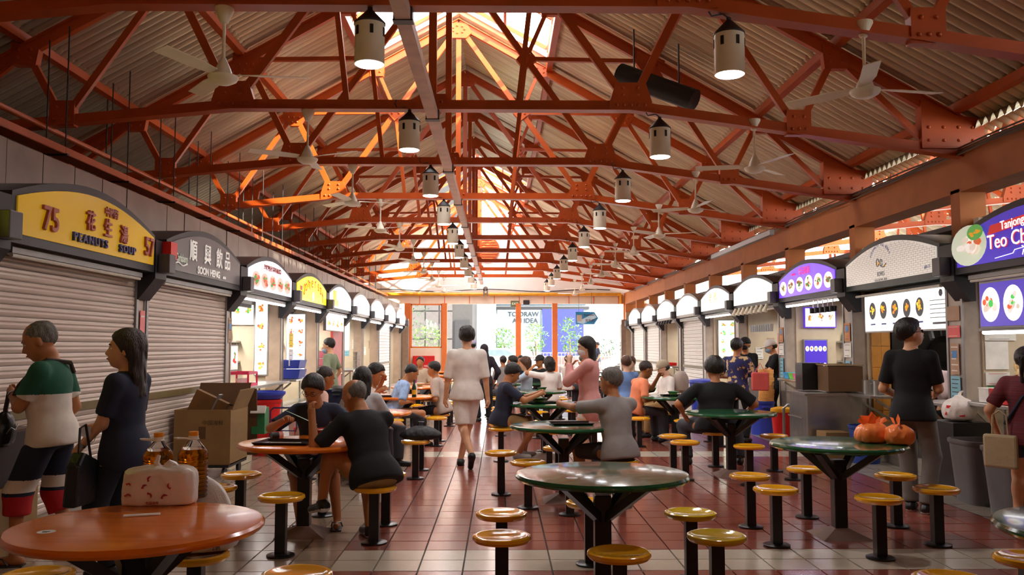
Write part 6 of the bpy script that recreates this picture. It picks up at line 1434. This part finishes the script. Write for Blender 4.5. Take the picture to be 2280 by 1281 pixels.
l = (-1.75, 19.2, 0); person('dark-haired person at the far end of the orange tables', l, 170, 'sit', 1.66, .024, 'tan', 'black', 'short', cloth('sand', 'c0a890'), None, .9, charcoal, 2.0)
l = (5.85, 11.35, 0); p = person('cook bending over in the egg bowl stall, white sleeve', l, 100, 'stand', 1.45, .018, 'light', 'black', 'short', cloth('apron', 'c8b0b0'), None, 1.3, blackc, 2.0, hl=(-.1, .35, 1.0), hr=(.1, .35, 1.0), lean=25, hpitch=30)
l = (4.4, 39.5, 0); person('person in dark blue walking outside on the pavement', l, 90, 'stand', 1.7, .026, 'tan', 'black', 'short', navy, None, .9, navy, 2.0)

# ---------------- more things on tables and stools ----------------
def tabitem(row, k, dx, dy): c = TABLES[(row, k)]; return (c[0] + dx, c[1] + dy, .733)
def tray(row, k, dx, dy, lb, rz=0):
    t = thing('serving_tray', lb, 'tray', tabitem(row, k, dx, dy), rz); b = MB(); w_, d_ = .19, .13
    b.add([(-w_, -d_, 0), (w_, -d_, 0), (w_, d_, 0), (-w_, d_, 0), (-w_ - .015, -d_ - .015, .018), (w_ + .015, -d_ - .015, .018), (w_ + .015, d_ + .015, .018), (-w_ - .015, d_ + .015, .018)], [(0, 1, 2, 3), (0, 1, 5, 4), (1, 2, 6, 5), (2, 3, 7, 6), (3, 0, 4, 7)]); b.build('tray_body', mat('tray_brown', '24191a', .25), t); return t
tray('middle', 1, .08, .05, 'dark tray on the green table in front of the grey T-shirt man', .1); tray('middle', 2, -.05, .0, 'dark tray in front of the man in navy', .3); tray('left', 3, -.15, -.25, 'dark tray on the fourth orange table'); tray('right', 3, 0, .05, 'dark tray on the green table by the coral T-shirt')
def bowl(loc, lb, m, r_=.09):
    t = thing('bowl', lb, 'bowl', loc); MB().lathe([(0, 0), (r_ * .45, 0), (r_ * .5, .01), (r_, .06), (r_ * .94, .06), (r_ * .4, .016), (0, .016)], 26).build('bowl_body', m, t, True); MB().ball((0, 0, .03), (r_ * .75, r_ * .75, .03), 16, 6).build('food', mat('greens', '6a9a3a', .6, 0, .5, 30), t, True); return t
bowl(tabitem('middle', 2, -.1, -.0 + .0)[:2] + (.742,), 'green plate of food held by the man in navy', mat('dark_green_dish', '1a3a28', .3), .12)
bowl(tabitem('right', 3, -.02, .05)[:2] + (.742,), 'green bowl on the dark tray by the coral T-shirt', mat('jade_dish', '3a8a5a', .3))
bowl(tabitem('left', 4, .0, .0), 'white covered dish on the fifth orange table', pw, .12); bowl(tabitem('middle', 3, .1, 0), 'small plate of vegetables on the fourth green table', mat('dark_green_dish', '1a3a28', .3))
beer = mat('beer_bottle', '6a2a0a', .1, trans=.4)
for i, (dx, dy, m, nm) in enumerate(((.02, -.1, beer, 'brown beer bottle on the fourth orange table'), (.27, -.35, mat('green_bottle', '1a3020', .1), 'dark bottle with a yellow label on the fourth orange table'))):
    t = thing('beer_bottle', nm, 'bottle', tabitem('left', 3, dx, dy)); MB().lathe([(0, 0), (.033, 0), (.034, .14), (.014, .2), (.013, .26), (0, .26)], 18).build('body', m, t, True); MB().lathe([(.035, .04), (.035, .11)], 18).build('label', mat('yellow_lid', 'f2b01a', .4) if i else pw, t)
t = thing('spray_bottle', 'pink topped bottle standing on the fourth orange table', 'bottle', tabitem('left', 3, .26, -.05)); MB().lathe([(0, 0), (.03, 0), (.03, .16), (.015, .2), (0, .2)], 16).build('body', pw, t, True); MB().lathe([(0, .2), (.02, .2), (.03, .29), (0, .29)], 12).build('top', mat('pink_top', 'c86aa0', .4), t, True)
for i, (dx, dy) in enumerate(((.06, -.3), (.14, -.22))):
    t = thing('glass', '%s on the fourth orange table' % ('plastic cup of amber drink' if i == 0 else 'empty glass mug'), 'glass', tabitem('left', 3, dx, dy)); MB().lathe([(0, 0), (.03, 0), (.038, .11), (.035, .11), (.028, .005), (0, .005)], 18).build('cup', mat('glass_pale', 'dfe6e8', .1, trans=.5), t, True)
    if i == 0: MB().lathe([(0, .006), (.027, .006), (.033, .075), (0, .075)], 16).build('drink', mat('amber_drink', 'd8862a', .1), t, True)
# orange takeaway bags on right green table
orb = mat('orange_bag', 'ff8a48', .3, 0, .05, 14, .08, bscale=18)
c = TABLES[('right', 1)]
for i, (dx, dy, r_, nm) in enumerate(((.27, -.0, 1.0, 'left'), (.44, -.12, 1.05, 'right'), (.36, .14, .9, 'rear'))):
    t = thing('takeaway_bag', 'knotted orange plastic takeaway bag on the green table, %s one of three' % nm, 'bag', (c[0] + dx, c[1] + dy, .7315), i * 1.3, 'orange takeaway bags'); lumpy('bag_body', [(.07 * r_, 0), (.095 * r_, .012), (.108 * r_, .05), (.105 * r_, .10), (.086 * r_, .128), (.06, .142), (.045, .15)], orb, t, 34, .10, 11 + i, kf=4, sx=1.12, square=2.7)
    MB().add([(-.03, 0, .14), (.04, 0, .145), (.05, .012, .19), (.02, .0, .235), (-.01, -.01, .20)], [(0, 1, 2, 3, 4)]).add([(0, 0, .14), (-.05, .02, .14), (-.10, .015, .165), (-.085, .01, .195), (-.03, .0, .175)], [(0, 1, 2, 3, 4)]).add([(.02, .02, .15), (.09, .03, .16), (.1, .05, .205), (.04, .03, .2)], [(0, 1, 2, 3)]).build('bag_handle', orb, t)
# black bag on stool
c = TABLES[('left', 2)]
t = thing('backpack', 'black backpack lying on the amber stool by the aisle', 'bag', (-.90, 9.62 + .4, .436), 0); lumpy('pack_body', [(.13, 0), (.2, .02), (.22, .06), (.17, .11), (.08, .15), (.02, .16)], mat('black_nylon', '141416', .6, 0, .1, 10, .2), t, 36, .07, 6, 1.15, .65)
MB().tube([(-.06, 0, .13), (-.03, 0, .2), (.03, 0, .2), (.05, 0, .12)], .01, 6).build('strap', black_m, t, True)
t = thing('water_jug', 'clear white plastic jug on the far green table by the blue bin', 'jug', tabitem('right', 3, .25, -.2)); lumpy('jug_body', [(.06, 0), (.08, .02), (.08, .1), (.04, .16), (.03, .19)], white_pl, t, 24, .02, 3)
bin_('bin', 'blue bin by the closed shutter of the right-hand row', 'bin', (4.55, 19.6, 0), .3, .72, bluel, lid=bluel)
box_thing('tub', 'red food tray on the far right counter', 'tub', (4.7, 25.2, .935), (5.1, 25.9, 1.02), redm)
# ---------------- outside beyond the end wall ----------------
gd = struct('ground'); MB().span((-60, YEND + .3, -.2), (60, 120, -.02)).build('pavement', mat('asphalt', 'c8c4be', .8), gd)
MB().span((-60, 41, -.02), (60, 42, .12)).build('kerb', mat('kerb_pale', 'd8d4cc', .8), gd)
bld = thing('office_building', 'pale building with blue and white hoardings across the road', 'building', (0, 0, 0)); glassb = mat('blue_glass', '2f5068', .15, .3)
MB().span((-.3, 58, 0), (6.0, 75, 14)).build('wall', mat('bld_white', '8a949c', .6), bld)
MB().span((-.3, 57.9, 4.25), (5.7, 58, 5.2)).build('window_band', glassb, bld); MB().span((-.3, 57.7, 3.95), (5.9, 58, 4.12)).build('canopy', mat('bld_dark', '1c1c20', .5), bld)
hw_ = thing('hoarding', 'white hoarding reading TO DRAW AN IDEA across the road', 'billboard', (0, 56.5, 0)); MB().span((-.2, 0, 0), (2.7, .15, 3.86)).build('board', mat('hoard_white', '5c6a76', .6), hw_); text('TO DRAW\n  AN IDEA', .42, mat('hoard_ink', '0c1016', .6), hw_, (1.5, -.02, 3.35), ext=.01)
hb_ = thing('hoarding', 'blue hoarding panel right of the white one', 'billboard', (0, 56.4, 0)); MB().span((2.72, 0, 0), (5.4, .15, 3.9)).build('board', mat('hoard_blue', '141f5c', .6), hb_)
b2 = thing('tower_block', 'grey stone-clad building at the left beyond the doorway', 'building', (0, 0, 0)); MB().span((-5.2, 50, 0), (-1.6, 60, 12)).build('wall', mat('stone_grey', '2c2a2a', .6), b2)
for i in range(4): 
    for j in range(3): MB().span((-5.1 + j * .8 + .04, 49.95, .3 + i * 1.6 + .04), (-5.1 + (j + 1) * .8 - .04, 50, .3 + (i + 1) * 1.6 - .04)).build('stone_panel', mat('stone_panel', '484444', .5), b2)
MB().span((-2.6, 49.9, 0), (-1.8, 50, 3)).build('entrance', mat('bld_dark', '1c1c20', .5), b2)
leafm = mat('leaf_bright', '4f7a1c', .6, 0, .4, 4); leafd = mat('leaf_deep', '2a5020', .6, 0, .4, 4); bark = mat('bark', '6a5a4a', .8)
def bush(loc, r_, hgt, lb, m, seed, n=260, stem=.8):
    t = thing('tree', lb, 'tree', loc); rnd = random.Random(seed); MB().tube([(0, 0, 0), (.05, 0, stem * .5), (0, .03, stem + hgt * .4)], .04, 6).tube([(0, 0, stem * .4), (-.2, 0, stem + .3)], .025, 5).build('trunk', bark, t)
    b = MB()
    for i in range(n):
        a = rnd.uniform(0, 6.28); q = rnd.random() ** .5 * r_; z = stem + hgt * rnd.random(); q *= math.sin(math.pi * min(.95, max(.1, (z - stem) / hgt))) ** .5
        c = Vector((q * math.cos(a), q * math.sin(a), z)); d = Vector((rnd.uniform(-1, 1), rnd.uniform(-1, 1), rnd.uniform(-.4, 1))).normalized(); s_ = Vector((-d.y, d.x, .2)) * .05; L_ = rnd.uniform(.16, .3)
        b.add([c, c + d * L_ * .5 + s_, c + d * L_, c + d * L_ * .5 - s_], [(0, 1, 2, 3)])
    o = b.build('foliage', m, t); o['kind'] = 'stuff'
bush((-3.6, 44, 0), .9, 1.7, 'bright green tree seen through the left window', leafm, 1); bush((-4.9, 47, 0), 1.3, 4.5, 'dark green tree behind the bright one in the left window', leafd, 2, 500, .5)
bush((.2, 46, 0), .7, 1.2, 'leafy shrub left of the middle doorway column', leafm, 3, stem=1.2); bush((1.85, 46, 0), .7, 1.4, 'leafy shrub right of the middle doorway column', leafm, 4, stem=1.2); bush((3.6, 45.2, 0), .6, 1.7, 'leafy shrub below the arrow sign', leafm, 5, stem=1.2)
for i, x in enumerate((4.5, 5.9)): bush((x, 47, 0), .9, .9, 'low green bush on the planter, %s one' % ('left' if i == 0 else 'right'), leafd, 8 + i, 220, .9)
bush((-2.2, 42.5, 0), .6, .5, 'low bush at the foot of the doorway', leafm, 10, 160, .1); bush((-3.0, 43, 0), .5, .5, 'small low bush beneath the left window tree', leafd, 11, 140, .1)
fe = thing('railing', 'dark railing beyond the doorway', 'railing', (0, 48.5, 0)); 
for z in (.35, 1.1): MB().span((-1, 0, z), (11, .05, z + .05)).build('rail', mat('rail_taupe', '7a6a6a', .5), fe)
b = MB()
for i in range(60): b.box((-1 + i * .2, .02, .54), (.03, .03, 1.12))
o = b.build('bars', mat('rail_taupe', '7a6a6a', .5), fe)
pb = thing('planter_wall', 'long pale planter wall along the road', 'planter', (0, 49.2, 0)); MB().span((-1, 0, 0), (12, .5, .9)).build('wall', mat('planter_taupe', '5a4e4e', .7), pb)
rl = thing('railing', 'thin white railing on the near side of the road', 'railing', (0, 40.6, 0)); b = MB().span((-1.5, 0, 1.0), (8, .04, 1.04)).span((-1.5, 0, .6), (8, .04, .63))
for i in range(10): b.box((-1.4 + i, .02, .5), (.04, .04, 1.0))
b.build('rails', pw, rl)
def car(loc, lb, m):
    t = thing('car', lb, 'car', loc); b = MB(); prof = [(-2.1, .3), (-2.1, .75), (-1.6, .9), (-1.0, 1.38), (.6, 1.4), (1.3, .95), (2.05, .8), (2.1, .3)]
    b.prism(prof, (-.8, .8), lambda u, v, w_: (u, w_, v)); b.build('body', m, t, bevel=.06); MB().prism([(-1.45, .93), (-.95, 1.3), (.5, 1.32), (1.1, .97)], (-.82, .82), lambda u, v, w_: (u, w_, v)).build('windows', mat('car_glass', '5a6a74', .1), t)
    for x in (-1.35, 1.35):
        for sgn in (-1, 1): MB().cyl((x, sgn * .7, .32), (x, sgn * .86, .32), .32, n=24).build('wheel', black_m, t, True)
car((7.3, 44.2, 0), 'white car parked beyond the right-hand doorway', mat('car_white', 'e4e4e8', .25)); car((-.2, 44.4, 0), 'white car passing beyond the middle doorway', mat('car_pale', 'd8d8dc', .25))

# ---------------- lettering to real meshes ----------------
bpy.context.view_layer.update(); dg = bpy.context.evaluated_depsgraph_get()
for o in [o for o in COL.objects if o.type == 'FONT']:
    me = bpy.data.meshes.new_from_object(o.evaluated_get(dg)); n_ = o.name; mw_ = o.data.materials[0]
    q = bpy.data.objects.new('lettering', me); COL.objects.link(q); q.parent = o.parent; q.location = o.location; q.rotation_euler = o.rotation_euler; q.scale = o.scale
    if not me.materials: me.materials.append(mw_)
    bpy.data.objects.remove(o)
